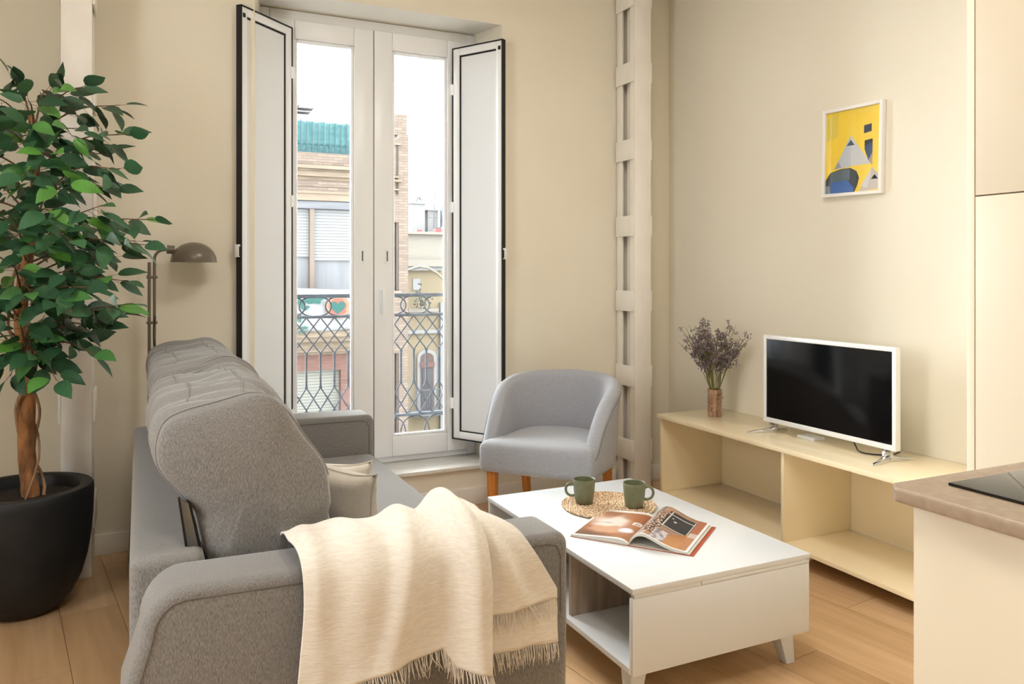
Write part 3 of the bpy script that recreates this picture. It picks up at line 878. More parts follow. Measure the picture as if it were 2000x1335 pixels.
def cushion(name, outline, y0, y1, seed, parent, mm, bulge=.03, rr=.045, wr=.011, seamy=True):
    ol = [(p.x, p.y) for p in cspline([Vector((x, z, 0)) for x, z in outline], 5)]
    cx = sum(p[0] for p in ol) / len(ol); cz = sum(p[1] for p in ol) / len(ol)
    rings = []
    def ring(y, s, crease=True):
        g = []
        for x, z in ol:
            g.append(Vector((cx + (x - cx) * s, y, cz + (z - cz) * s)))
        return g
    for k in range(7):            # near end cap, from the middle outwards
        rho = .05 + .85 * k / 6
        rings.append(ring(y0 - bulge * (1 - rho ** 2.2), rho * .965))
    for k in range(6):
        a = PI / 2 * k / 5
        rings.append(ring(y0 + rr * (1 - math.cos(a)) + .001 * k, .955 + .045 * math.sin(a)))
    N = 34
    for k in range(1, N):
        t = k / N
        rings.append(ring(lerp(y0 + rr, y1 - rr, t), 1 + .012 * math.sin(PI * t)))
    for k in range(6):
        a = PI / 2 * (1 - k / 5)
        rings.append(ring(y1 - rr * (1 - math.cos(a)) - .001 * (5 - k), .955 + .045 * math.sin(a)))
    for k in range(7):
        rho = .90 - .85 * k / 6
        rings.append(ring(y1 + bulge * (1 - rho ** 2.2), rho * .965))
    # folds
    for g in rings:
        for p in g:
            r = Vector((p.x - cx, 0, p.z - cz))
            L = r.length or 1
            r /= L
            topness = max(0, r.z - .35) / .65
            backness = max(0, -r.x)
            yy = p.y + .35 * (p.x - cx) + .03 * math.sin(seed + 9 * p.x)
            ridge = math.sin(yy * 62 + 1.7 * noise.noise(Vector((p.x * 6, p.y * 5, seed)))) * (.5 + .5 * noise.noise(Vector((p.y * 7, p.x * 4, seed + 5))))
            d = wr * 1.5 * ridge * min(1, topness * 1.4 + .25 * backness) + wr * 1.6 * noise.noise(Vector((p.x * 7, p.y * 7, p.z * 7 + seed)))
            w2 = min(1, L / .12)
            p.x += r.x * d * w2
            p.z += r.z * d * w2
            # crease where the headrest folds over the lower pad
            cr = math.exp(-((p.z - (.665 - .10 * (p.x - .25)) - .012 * math.sin(14 * p.x)) / .018) ** 2)
            if p.x > .1 and p.z < .75:
                p.y += (.016 if p.y < (y0 + y1) / 2 else -.016) * cr * min(1, L / .20) * max(0, 1 - min(abs(p.y - y0), abs(y1 - p.y)) / .12)
                p.x -= .010 * cr * max(0, r.x)
    o = build(MB().loft(rings), name, mm, parent, angle=80)
    if seamy:
        for xs_ in (.105, .235):
            pts = []
            for g in rings[13:-13]:
                best = None
                for i_ in range(len(g)):
                    p, q = g[i_], g[(i_ + 1) % len(g)]
                    tx = xs_ + .012 * math.sin(9 * p.y)
                    if (p.x - tx) * (q.x - tx) <= 0 and p.z > cz and q.z > cz and abs(q.x - p.x) > 1e-6:
                        best = p.lerp(q, (tx - p.x) / (q.x - p.x))
                if best:
                    pts.append(best + Vector((0, 0, .0010)))
            build(MB().tube(pts, .0022, 6), 'piping', mat('pale grey piping', '#8f8b88', rough=.95), o)
        for idx in (10, len(rings) - 11):
            g = rings[idx]
            pts = []
            for p in g:
                r = Vector((p.x - cx, 0, p.z - cz)).normalized()
                if p.z > .70:
                    pts.append((p, r))
            pts = [q for q in pts]
            # order along the arc from back to front
            pts.sort(key=lambda q: math.atan2(q[0].z - cz, -(q[0].x - cx)))
            pts = [p + r * .001 for p, r in pts if p.z > .72]
            if len(pts) > 4:
                build(MB().tube(pts, .0028, 6), 'piping', mat('pale grey piping', '#8f8b88', rough=.95), o)
    return o
OUT1 = [(.16, .43), (.145, .56), (.125, .66), (.085, .735), (.042, .80), (.028, .86), (.045, .915), (.10, .937), (.18, .945), (.255, .955), (.315, .925),
        (.365, .865), (.41, .78), (.438, .69), (.448, .60), (.446, .50), (.43, .435)]
OUT2 = [(x * 1.0, z + (.014 if z > .7 else 0)) for x, z in OUT1]
cushion('back_cushion', OUT1, 1.965, 2.715, 3.1, sofa, M_sofa)
cushion('back_cushion', OUT2, 2.735, 3.53, 8.4, sofa, M_sofa)
# hinge plate between frame and near cushion
m = MB()
for (xa, za, xb, zb2, y) in ((.088, .735, .138, .575, 1.955),):
    m.hexa([(xb - .012, y - .003, .45), (xb + .020, y - .003, .45), (xb + .020, y + .003, .45), (xb - .012, y + .003, .45)],
           [(xa - .004, y - .003, za), (xa + .014, y - .003, za - .012), (xa + .014, y + .003, za - .012), (xa - .004, y + .003, za)])
build(m, 'hinge_plate', M_brushed, sofa, bevel=.001)
m = MB()
m.hexa([(.150, 1.957, .45), (.165, 1.957, .45), (.165, 1.975, .45), (.150, 1.975, .45)], [(.098, 1.957, .728), (.108, 1.957, .72), (.108, 1.975, .72), (.098, 1.975, .728)])
m.hexa([(.118, 1.957, .45), (.130, 1.957, .45), (.130, 1.975, .45), (.118, 1.975, .45)], [(.080, 1.957, .733), (.086, 1.957, .733), (.086, 1.975, .733), (.080, 1.975, .733)])
build(m, 'hinge_plate', M_black, sofa)

# ------------------------------------------------------------------ pillows on the seat
def pillow(name, label, c, w_, h_, th, rx, ry, rz, mm):
    n = 21
    m = MB()
    for sgn in (-1, 1):
        def fn(u, v):
            a, b = 2 * u - 1, 2 * v - 1
            pin = 1 - .17 * (1 - abs(a) ** 2.5) * (abs(b) ** 4) * 1
            pin2 = 1 - .17 * (1 - abs(b) ** 2.5) * (abs(a) ** 4)
            t = max(0, (1 - a ** 4) * (1 - b ** 4)) ** .55
            wv = .012 * noise.noise(Vector((a * 2.3, b * 2.3, sgn * 2 + w_ * 9)))
            return (a * w_ / 2 * pin2, sgn * (th / 2 * t) + wv * t, b * h_ / 2 * pin)
        m.grid(fn, n, n)
    root = thing(name, c, label, 'pillow')
    o = build(m, 'cover', mm, root, world=False, angle=70)
    bm = bmesh.new(); bm.from_mesh(o.data)
    bmesh.ops.remove_doubles(bm, verts=bm.verts, dist=.0006)
    bmesh.ops.recalc_face_normals(bm, faces=bm.faces)
    bm.to_mesh(o.data); bm.free(); o.data.shade_smooth()
    pts = []
    for k in range(80):
        t = k / 80 * 4
        i, f = int(t), t - int(t)
        e = 2 * f - 1
        pr = 1 - .17 * (1 - abs(e) ** 2.5)
        p = [(e * w_ / 2, 0, -h_ / 2 * pr), (w_ / 2 * pr, 0, e * h_ / 2), (-e * w_ / 2, 0, h_ / 2 * pr), (-w_ / 2 * pr, 0, -e * h_ / 2)][i]
        pts.append(p)
    build(MB().tube(pts, .0035, 6, closed=True), 'edge_seam', mm, root, world=False)
    root.rotation_euler = (rx, ry, rz)
    return root
pillow('throw_pillow', 'greige linen throw pillow leaning against the sofa back cushions', (.525, 2.285, .560), .30, .285, .11, rad(6), rad(4), rad(-58), M_pillow)
pillow('throw_pillow', 'cream pillow peeking out behind the greige pillow on the sofa', (.575, 2.50, .540), .28, .24, .09, rad(5), rad(-4), rad(-50), M_cream)

# ------------------------------------------------------------------ throw blanket over the near armrest
bl = thing('throw_blanket', (.62, 1.80, .25), 'cream fringed gauze throw blanket draped over the sofa armrest', 'blanket')
PATH = spline([(1.985, .450, 0), (1.952, .53, 0), (1.940, .605, 0), (1.895, .628, 0), (1.83, .632, 0), (1.775, .628, 0), (1.735, .605, 0), (1.718, .55, 0), (1.712, .46, 0), (1.708, .36, 0), (1.705, .26, 0), (1.703, .16, 0)], 6)
PLEN = [0]
for a, b in zip(PATH, PATH[1:]):
    PLEN.append(PLEN[-1] + (b - a).length)
def path_at(s):
    s = max(0, min(PLEN[-1], s))
    for i in range(len(PATH) - 1):
        if s <= PLEN[i + 1]:
            t = (s - PLEN[i]) / (PLEN[i + 1] - PLEN[i])
            p = PATH[i].lerp(PATH[i + 1], t)
            d = (PATH[i + 1] - PATH[i]).normalized()
            return p.x, p.y, d.y, -d.x          # y,z, outward normal (ny,nz)
    return PATH[-1].x, PATH[-1].y, -1, 0
def s_of_z(z):                                   # arc length where the hanging side reaches z
    for i in range(len(PATH) - 1, 0, -1):
        if PATH[i].y >= z:
            return PLEN[i] + (PATH[i].y - z)
    return PLEN[-1]
S_TOP = PLEN[24]
RID0 = [(.345, .00, .022, .010), (.455, -.05, .045, .016), (.575, -.22, .032, .024), (.635, -.02, .018, -.006), (.700, .02, .036, .044)]
RID1 = [(.745, .20, .025, .018), (.70, .55, .020, .012)]
def blanket(s, u, layer):
    h = max(0, s - S_TOP)                        # length hanging below the top
    xl = (.305 + .010 * math.sin(h * 11), .67, .65)[layer]
    xr = (.748 + .010 * math.sin(h * 8), .775 + .74 * h - .35 * h * h, .765 + .72 * h - .38 * h * h)[layer]
    x = lerp(xl, min(xr, .93), u)
    y, z, ny, nz = path_at(s)
    f = (.016, .008, .002)[layer]
    for xc, sl_, w_, a_ in (RID0, RID1, RID1)[layer]:
        f += a_ * (1, 1, .4)[layer] * math.exp(-((x - (xc + sl_ * h)) / (w_ * (1 + .9 * h))) ** 2)
    onTop = math.exp(-((s - .20) / .09) ** 2)
    f += onTop * (.012 * ss0(.45, .75, x) + .010 * noise.noise(Vector((x * 14, s * 14, 7))))
    f += .004 * noise.noise(Vector((x * 18, s * 10, layer * 4))) + .009 * noise.noise(Vector((x * 7, s * 5, 3 + layer)))
    if layer == 0:
        f = f * (1 - .9 * ss0(.955, 1.0, u))
    f = max(f, (.006, .003, .001)[layer])
    nl = math.hypot(ny, nz) or 1
    return (x, y + ny / nl * f, z + nz / nl * f)
def ss0(a, b, x):
    t = max(0, min(1, (x - a) / (b - a)))
    return t * t * (3 - 2 * t)
BOT = [[(.30, .335), (.42, .365), (.55, .385), (.625, .392), (.655, .35), (.74, .325)],
       [(.67, .44), (.80, .448), (.93, .452)],
       [(.65, .35), (.78, .352), (.93, .345)]]
sheets = []
for layer in (0, 1, 2):
    def fn(u, v, layer=layer):
        x0 = lerp((.305, .67, .65)[layer], (.748, .90, .90)[layer], u)
        send = s_of_z(interp(BOT[layer], x0))
        return blanket(lerp(.02, send, v), u, layer)
    nu, nv = ((110, 90), (50, 70), (50, 70))[layer]
    mb = MB().grid(fn, nu, nv)
    build(mb, 'cloth', M_cream, bl, angle=80, solid=.004)
    sheets.append([mb.v[i * nv + nv - 1] for i in range(nu)])
m = MB()
for ends in sheets:
    for a, b in zip(ends, ends[1:]):
        a, b = Vector(a), Vector(b)
        n = max(1, int((b - a).length / .0028))
        for k in range(n):
            p = a.lerp(b, (k + R.random() * .6) / n)
            L = R.uniform(.034, .056)
            dx = R.gauss(.006, .008); dy = R.gauss(-.002, .003)
            m.tube([p + Vector((0, 0, .003)), p + Vector((dx * .4, dy - .002, -L * .5)), p + Vector((dx, dy * .5, -L))], [.0013, .0012, .0007], 3)
o = build(m, 'fringe', M_cream, bl)
o['kind'] = 'stuff'

# ------------------------------------------------------------------ coffee table
TX0, TX1, TY0, TY1, TZ = 1.256, 1.925, 1.862, 2.878, .360
ct = thing('coffee_table', ((TX0 + TX1) / 2, (TY0 + TY1) / 2, 0), 'low white coffee table with open side shelf and tapered legs', 'table')
build(B(TX0 - .002, TX1 + .004, TY0 - .002, TY1 + .002, TZ - .017, TZ), 'tabletop', M_white, ct, bevel=.0015)
zb_ = .112
build(B(TX0, TX1, TY0, TY0 + .017, zb_, TZ - .030), 'front_panel', M_white, ct, bevel=.001)
build(B(TX0 + .006, 1.497, TY0 + .0005, TY0 + .017, TZ - .0295, TZ - .0175), 'front_rail', M_white, ct, bevel=.0006)
build(B(1.500, TX1, TY0 - .001, TY0 + .017, TZ - .0285, TZ - .0175), 'lift_top_edge', M_white, ct, bevel=.0006)
build(B(TX0, TX1, TY1 - .017, TY1, zb_, TZ - .0175), 'back_panel', M_white, ct, bevel=.001)
build(B(TX0, TX1 - .002, TY0 + .0175, TY1 - .0175, zb_, zb_ + .017), 'bottom_shelf', M_white, ct, bevel=.001)
build(B(TX1 - .019, TX1 - .002, TY0 + .0175, TY1 - .0175, zb_ + .0175, TZ - .0175), 'side_panel', M_white, ct, bevel=.001)
build(B(1.497, 1.513, TY0 + .0175, 2.245, zb_ + .0175, TZ - .0175), 'inner_panel', M_graywood, ct)
build(B(TX0 + .02, 1.512, 2.246, 2.262, zb_ + .0175, TZ - .0175), 'inner_panel', M_graywood, ct)
build(B(1.497, 1.513, 2.263, TY1 - .0175, zb_ + .0175, TZ - .0175), 'inner_panel', M_graywood, ct)
for x, sx_ in ((TX0 + .055, -1), (TX1 - .055, 1)):
    for y, sy_ in ((TY0 + .075, -1), (TY1 - .075, 1)):
        a, b2 = .030, .017
        cx2, cy2 = x + sx_ * .018, y + sy_ * .018
        build(MB().hexa([(cx2 - b2, cy2 - b2, 0), (cx2 + b2, cy2 - b2, 0), (cx2 + b2, cy2 + b2, 0), (cx2 - b2, cy2 + b2, 0)],
                        [(x - a, y - a, zb_), (x + a, y - a, zb_), (x + a, y + a, zb_), (x - a, y + a, zb_)]), 'leg', M_white, ct, bevel=.003)

# woven mat: coil of braided seagrass
MC = Vector((1.618, 2.568, TZ))
mt_ = thing('woven_placemat', MC, 'round braided seagrass placemat under the two mugs', 'placemat')
turns, r0, r1 = 12, .012, .178
N = 1500
for strand in range(3):
    pts, rr_ = [], []
    for i in range(N + 1):
        t = i / N
        a = 2 * PI * turns * math.sqrt(t) if 0 else 2 * PI * turns * t
        r = lerp(r0, r1, t)
        L = 2 * PI * turns * (r0 * t + (r1 - r0) * t * t / 2)
        ph = L * 160 + strand * 2 * PI / 3
        pts.append((MC.x + (r + .0042 * math.sin(ph)) * math.cos(a), MC.y + (r + .0042 * math.sin(ph)) * math.sin(a), TZ + .0062 + .0022 * math.sin(2 * ph)))
    build(MB().tube(pts, .0039, 5), 'braid_strand', M_rope, mt_)

# mugs
def mug(label, x, y, ang_):
    t = thing('mug', (x, y, TZ + .0125), label, 'mug', 'olive mugs on the coffee table')
    prof = [(.001, .0), (.029, .0), (.033, .003), (.0365, .02), (.0405, .05), (.0425, .078), (.0428, .088), (.0415, .0905), (.0395, .089), (.039, .078), (.037, .05), (.0335, .02), (.029, .008), (.001, .006)]
    build(MB().lathe(prof, 40), 'body', M_olive, t, world=False, angle=50)
    ca_, sa_ = math.cos(ang_), math.sin(ang_)
    loop = [(.038, .070), (.052, .076), (.066, .068), (.071, .052), (.065, .036), (.050, .028), (.036, .030)]
    pts = [(p.x * ca_, p.x * sa_, p.y) for p in spline([(a, b, 0) for a, b in loop], 5)]
    build(MB().tube(pts, .0052, 10), 'handle', M_olive, t, world=False)
    return t
mug('olive green mug on the placemat with its handle towards the sofa', 1.540, 2.612, rad(160))
mug('olive green mug with its handle towards the television', 1.684, 2.486, rad(-28))

# open magazine
mg = thing('open_magazine', (1.566, 2.262, TZ + .0005), 'open glossy magazine lying on the coffee table', 'magazine', rotz=rad(-52.2))
HP = .158
PROF = [(-.202, .0075), (-.15, .011), (-.09, .0145), (-.045, .017), (-.018, .015), (-.004, .008), (0, .006), (.004, .012), (.012, .028), (.030, .043), (.055, .046), (.085, .036), (.115, .024), (.15, .014), (.195, .009)]
prof = [(p.x, p.y) for p in spline([(a, b, 0) for a, b in PROF], 5)]
arcs = [0]
for a, b in zip(prof, prof[1:]):
    arcs.append(arcs[-1] + math.hypot(b[0] - a[0], b[1] - a[1]))
ispine = min(range(len(prof)), key=lambda i: abs(prof[i][0]))
LW, RW = arcs[ispine], arcs[-1] - arcs[ispine]
def rgb(h): return Vector(hexc(h)[:3])
def ss(a, b, x):
    t = max(0, min(1, (x - a) / (b - a)))
    return t * t * (3 - 2 * t)
def left_print(u, v):             # u across 0..1, v up 0..1
    if u < .04 or v < .04 or v > .93: return rgb('#e9e6e2')
    c = rgb('#b07a58').lerp(rgb('#6a4a3e'), ss(.45, .0, v) * ss(1.0, .2, u))
    c = c.lerp(rgb('#a0603c'), ss(.55, .95, u) * ss(.3, .8, v))
    d = math.hypot((u - .42) / .42, (v - .55) / .30) + .25 * noise.noise(Vector((u * 5, v * 6, 1)))
    c = c.lerp(rgb('#e2d2c6'), ss(1.0, .35, d))
    d = math.hypot((u - .50) / .45, (v - .28) / .16) + .2 * noise.noise(Vector((u * 6, v * 6, 5)))
    c = c.lerp(rgb('#c99a7c'), ss(1.0, .5, d))
    d = math.hypot((u - .80) / .16, (v - .30) / .10)
    c = c.lerp(rgb('#d9dbe6'), ss(1.0, .5, d))
    if .80 < u < .95 and .50 < v < .60: return rgb('#e6ddd2') if not (.83 < u < .92 and .53 < v < .57 and int(u * 120) % 3) else rgb('#3a3230')
    c = c.lerp(rgb('#6f5248'), ss(.45, .8, noise.noise(Vector((u * 4, v * 9, 9)))) * .6)
    return c
def right_print(u, v):
    if u > .965 or v < .03: return rgb('#efece8')
    c = rgb('#8a6a58').lerp(rgb('#b98f78'), .5 + .5 * noise.noise(Vector((u * 6, v * 6, 2))))
    if u < .30:
        c = rgb('#a89d95').lerp(rgb('#6a584f'), ss(-.2, .4, noise.noise(Vector((u * 9, v * 7, 4)))))
        if v < .45: c = rgb('#8f7463').lerp(rgb('#bdb2aa'), ss(.03, .16, abs(u - .14)))
    if .24 < u < .44 and .12 < v < .80:
        k = noise.noise(Vector((u * 34, v * 30, 7)))
        c = rgb('#3a3030') if k > .08 else rgb('#cbbcae') if k < -.18 else rgb('#8a6048')
    if .40 < u < .84 and .42 < v < .90:
        c = rgb('#23252c')
        if abs(v - .80 - .02 * u) < .008 or abs(u - .44) < .012 or abs(v - .44) < .012 or abs(u - .82) < .010: c = rgb('#d8d4cc')
        if math.hypot(u - .56, (v - .66)) < .022 or math.hypot(u - .50, v - .72) < .016: c = rgb('#cfd0d2')
    if u > .58 and v < .36 + .12 * math.sin(u * 9): c = rgb('#c08a5c').lerp(rgb('#a4683c'), ss(.1, .5, v))
    if u > .84: c = rgb('#a8654c') if v > .55 else rgb('#c7b4a6') if v > .42 else rgb('#b5805c')
    if .40 < u < .60 and v < .30: c = rgb('#cfcad0').lerp(rgb('#8f8288'), ss(-.2, .4, noise.noise(Vector((u * 12, v * 12, 3)))))
    return c
ny_ = 64
m = MB(); cols = []
us = []
for i in range(len(prof) - 1):
    k = 3
    for j in range(k): us.append((i + j / k))
us.append(len(prof) - 1)
for q in us:
    i = min(int(q), len(prof) - 2); f = q - i
    x = lerp(prof[i][0], prof[i + 1][0], f); z = lerp(prof[i][1], prof[i + 1][1], f); s_ = lerp(arcs[i], arcs[i + 1], f)
    for j in range(ny_ + 1):
        v = j / ny_
        zz = z * (1 + .10 * v) if x > 0 else z
        m.v.append((x, lerp(-HP, HP, v), zz + .0004))
        cols.append(left_print(s_ / LW, v) if s_ < LW else right_print((s_ - LW) / RW, v))
for i in range(len(us) - 1):
    for j in range(ny_):
        a = i * (ny_ + 1) + j
        m.f.append((a, a + ny_ + 1, a + ny_ + 2, a + 1))
pg = build(m, 'printed_spread', M_print, mg, world=False, cols=cols, fix=False, angle=80)
# page blocks under the printed sheet
lp = [p for p in prof if p[0] <= 0]; rp = [p for p in prof if p[0] >= 0]
build(MB().prism([(x, z) for x, z in lp] + [(0, .0005), (-.200, .0005)], 'y', -HP + .001, HP - .001), 'page_block', M_paper, mg, world=False, angle=60)
build(MB().prism([(x, z) for x, z in rp] + [(x, max(.0035, z - .009)) for x, z in reversed(rp)], 'y', -HP + .001, HP - .001), 'page_block', M_paper, mg, world=False, angle=60)
build(MB().prism([(0, .0), (.200, .0), (.203, .003), (0, .004)], 'y', -HP + .004, HP + .002), 'page_block', M_paper, mg, world=False)
build(B(-.203, .216, -HP - .001, HP + .003, -.0002, .0008), 'cover', M_ocover, mg, world=False)

# ------------------------------------------------------------------ armchair
ac = thing('armchair', (1.857, 3.404, 0), 'light grey tub armchair with orange wooden legs by the window', 'chair', rotz=rad(-47.9))
def tub_path(t):
    """plan of the shell centre line, t 0..1 from one arm tip round the back to the other"""
    ST = .26
    tot = 2 * ST + PI * .285
    s_ = t * tot
    if s_ < ST: return Vector((-.272 - .012 * s_ / ST, -.262 + s_, 0)), Vector((-1, 0, 0))
    if s_ > tot - ST:
        q = tot - s_
        return Vector((.272 + .012 * q / ST, -.262 + q, 0)), Vector((1, 0, 0))
    a = PI - (s_ - ST) / .285
    return Vector((.284 * math.cos(a), .284 * math.sin(a), 0)), Vector((math.cos(a), math.sin(a), 0))
NT = 64
rings = []
for i in range(NT + 1):
    t = i / NT
    p, n = tub_path(t)
    e = min(t, 1 - t) * 2
    zt = interp([(0, .440), (.04, .465), (.10, .520), (.18, .585), (.28, .645), (.40, .695), (.55, .725), (.75, .738), (1, .742)], e)
    th = interp([(0, .030), (.06, .036), (.3, .042), (.6, .040), (1, .036)], e)
    lean = interp([(0, .012), (.3, .028), (1, .060)], e)
    g = []
    def P_(off, z):
        k = max(0, (z - .33) / .41)
        q = p + n * (off + lean * k * k)
        return (q.x, q.y, z)
    zb0 = .315
    for z in (zb0, zb0 + .02, .40, lerp(.40, zt - th, .5), zt - th): g.append(P_(th if z > zb0 + .01 else th * .8, z))
    for k in range(1, 7):
        a = PI * k / 7
        g.append(P_(th * math.cos(a), zt - th + th * math.sin(a)))
    for z in (zt - th, lerp(.40, zt - th, .5), .40, zb0 + .02, zb0): g.append(P_(-th if z > zb0 + .01 else -th * .8, z))
    rings.append(g)
# rounded arm tips
def tip(g, f, dy):
    cx_ = sum(q[0] for q in g) / len(g)
    return [(cx_ + (q[0] - cx_) * f, q[1] + dy, q[2] - (1 - f) * .02) for q in g]
rings = [tip(rings[0], .35, -.022), tip(rings[0], .75, -.016)] + rings + [tip(rings[-1], .75, -.016), tip(rings[-1], .35, -.022)]
sh = build(MB().loft(rings), 'tub_shell', M_chair, ac, world=False, angle=70, subsurf=1)
# seam where the arm padding meets the outer cover
for side in (0, 1):
    idx = range(2, 30) if side == 0 else range(len(rings) - 30, len(rings) - 2)
    pts = [Vector(rings[i][4]) + (Vector(rings[i][4]) - Vector(rings[i][10])).normalized() * .0015 for i in idx]
    build(MB().tube(pts, .002, 5), 'seam', mat('dark wool seam', '#84868c', rough=.95), sh, world=False)
# seat
rings = []
SEAT = [(0, -.318), (-.15, -.315), (-.27, -.306), (-.300, -.285), (-.302, -.23), (-.285, -.195), (-.252, -.16), (-.25, -.02), (-.23, .10), (-.16, .20), (0, .24),
        (.16, .20), (.23, .10), (.25, -.02), (.252, -.16), (.285, -.195), (.302, -.23), (.300, -.285), (.27, -.306), (.15, -.315)]
SEAT = [(p.x, p.y) for p in cspline([(x, y, 0) for x, y in SEAT], 3)]
def seat_ring(z, s_):
    return [(x * s_, -.04 + (y + .04) * s_, z) for x, y in SEAT]
for z, s_ in ((.318, .95), (.322, .985), (.345, .998), (.40, 1.0), (.425, .998), (.440, .985), (.452, .95), (.462, .85), (.468, .65), (.472, .4), (.473, .1)):
    rings.append(seat_ring(z, s_))
build(MB().loft(rings), 'seat', M_chair, ac, world=False, angle=70)
for sx_ in (-1, 1):
    for sy_, l in ((-1, .0), (1, .05)):
        x, y = sx_ * .238, -.262 if sy_ < 0 else .17
        a, b2 = .024, .0155
        build(MB().hexa([(x - b2, y - b2 + l * sy_, 0), (x + b2, y - b2 + l * sy_, 0), (x + b2, y + b2 + l * sy_, 0), (x - b2, y + b2 + l * sy_, 0)],
                        [(x - a, y - a, .325), (x + a, y - a, .325), (x + a, y + a, .325), (x - a, y + a, .325)]), 'leg', M_orange, ac, world=False, bevel=.003)

ac.scale = (.93, .95, 1.0)
ac.location = (1.846, 3.418, 0)
# ------------------------------------------------------------------ television unit
UX0, UX1, UY0, UY1, UZ0, UZ1 = 2.515, WX - .002, 1.60, 3.47, .07, .50
tu = thing('television_unit', ((UX0 + UX1) / 2, (UY0 + UY1) / 2, 0), 'long low cream lacquered cabinet with open bays under the television', 'cabinet')
build(B(UX0 - .018, UX1, UY0, UY1 + .004, UZ1 - .022, UZ1), 'top', M_tvunit, tu, bevel=.0015)
build(B(UX0, UX1, UY0, UY1, UZ0, UZ0 + .018), 'bottom', M_tvunit, tu, bevel=.001)
build(B(UX0, UX1, UY1 - .018, UY1, UZ0 + .0185, UZ1 - .0225), 'side_panel', M_tvunit, tu, bevel=.001)
build(B(UX0, UX1, UY0, UY0 + .018, UZ0 + .0185, UZ1 - .0225), 'side_panel', M_tvunit, tu, bevel=.001)
build(B(UX0, UX1 - .012, 2.575, 2.593, UZ0 + .0185, UZ1 - .0225), 'divider', M_tvunit, tu, bevel=.001)
build(B(UX1 - .010, UX1, UY0 + .0185, UY1 - .0185, UZ0 + .0185, UZ1 - .0225), 'back_panel', M_tvunit, tu)
for y in (UY0 + .1, 2.55, UY1 - .12):
    build(B(UX0 + .10, UX0 + .15, y, y + .05, 0, UZ0), 'foot', M_tvunit, tu)
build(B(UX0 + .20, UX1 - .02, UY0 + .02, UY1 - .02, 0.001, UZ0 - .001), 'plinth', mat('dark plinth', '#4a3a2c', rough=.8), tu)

# ------------------------------------------------------------------ television
VX, VY0, VY1, VZ0, VZ1 = 2.685, 2.155, 2.882, .548, .957
tv = thing('television', (2.70, 2.52, UZ1), 'white framed flat television with a black screen', 'television')
b1 = .018
m = MB()
m.box(VX, VX + .028, VY0, VY0 + b1, VZ0, VZ1); m.box(VX, VX + .028, VY1 - b1, VY1, VZ0, VZ1)
m.box(VX, VX + .028, VY0 + b1, VY1 - b1, VZ1 - b1, VZ1); m.box(VX, VX + .028, VY0 + b1, VY1 - b1, VZ0, VZ0 + b1 + .004)
build(m, 'bezel', M_tvframe, tv, bevel=.002)
build(B(VX + .004, VX + .020, VY0 + b1 - .002, VY1 - b1 + .002, VZ0 + b1, VZ1 - b1 + .002), 'screen', M_screen, tv, smooth=False)
build(B(VX + .020, VX + .032, VY0 + .004, VY1 - .004, VZ0 + .004, VZ1 - .004), 'rear_shell', M_tvframe, tv, bevel=.003)
build(B(VX + .032, VX + .062, VY0 + .12, VY1 - .12, VZ0 + .02, VZ1 - .12), 'rear_housing', M_tvframe, tv, bevel=.012)
for y, s_ in ((VY1 - .05, 1), (VY0 + .05, -1)):
    m = MB()
    m.box(VX + .008, VX + .026, y - .02, y + .02, UZ1 + .016, VZ0 + .006)
    m.hexa([(VX + .024, y - .014, UZ1 + .0), (VX + .024, y + .014, UZ1 + .0), (VX - .105, y + .010 + s_ * .035, UZ1), (VX - .105, y - .004 + s_ * .035, UZ1)],
           [(VX + .024, y - .014, UZ1 + .024), (VX + .024, y + .014, UZ1 + .024), (VX - .105, y + .008 + s_ * .035, UZ1 + .008), (VX - .105, y - .002 + s_ * .035, UZ1 + .008)])
    m.hexa([(VX + .010, y - .014, UZ1 + .0), (VX + .010, y + .014, UZ1 + .0), (VX + .13, y + .010 + s_ * .03, UZ1), (VX + .13, y - .004 + s_ * .03, UZ1)],
           [(VX + .010, y - .014, UZ1 + .024), (VX + .010, y + .014, UZ1 + .024), (VX + .13, y + .008 + s_ * .03, UZ1 + .008), (VX + .13, y - .002 + s_ * .03, UZ1 + .008)])
    build(m, 'foot', M_chrome, tv, bevel=.002)
build(MB().tube(spline([(VX + .05, 2.42, VZ0 + .03), (VX + .06, 2.40, UZ1 + .02), (VX + .03, 2.34, UZ1 + .005), (VX + .09, 2.26, UZ1 + .005), (VX + .18, 2.28, UZ1 + .005)], 8), .003, 6), 'power_cable', M_black, tv)
build(B(VX + .03, VX + .10, 2.60, 2.70, UZ1, UZ1 + .014), 'cable_block', M_tvframe, tv, bevel=.003)

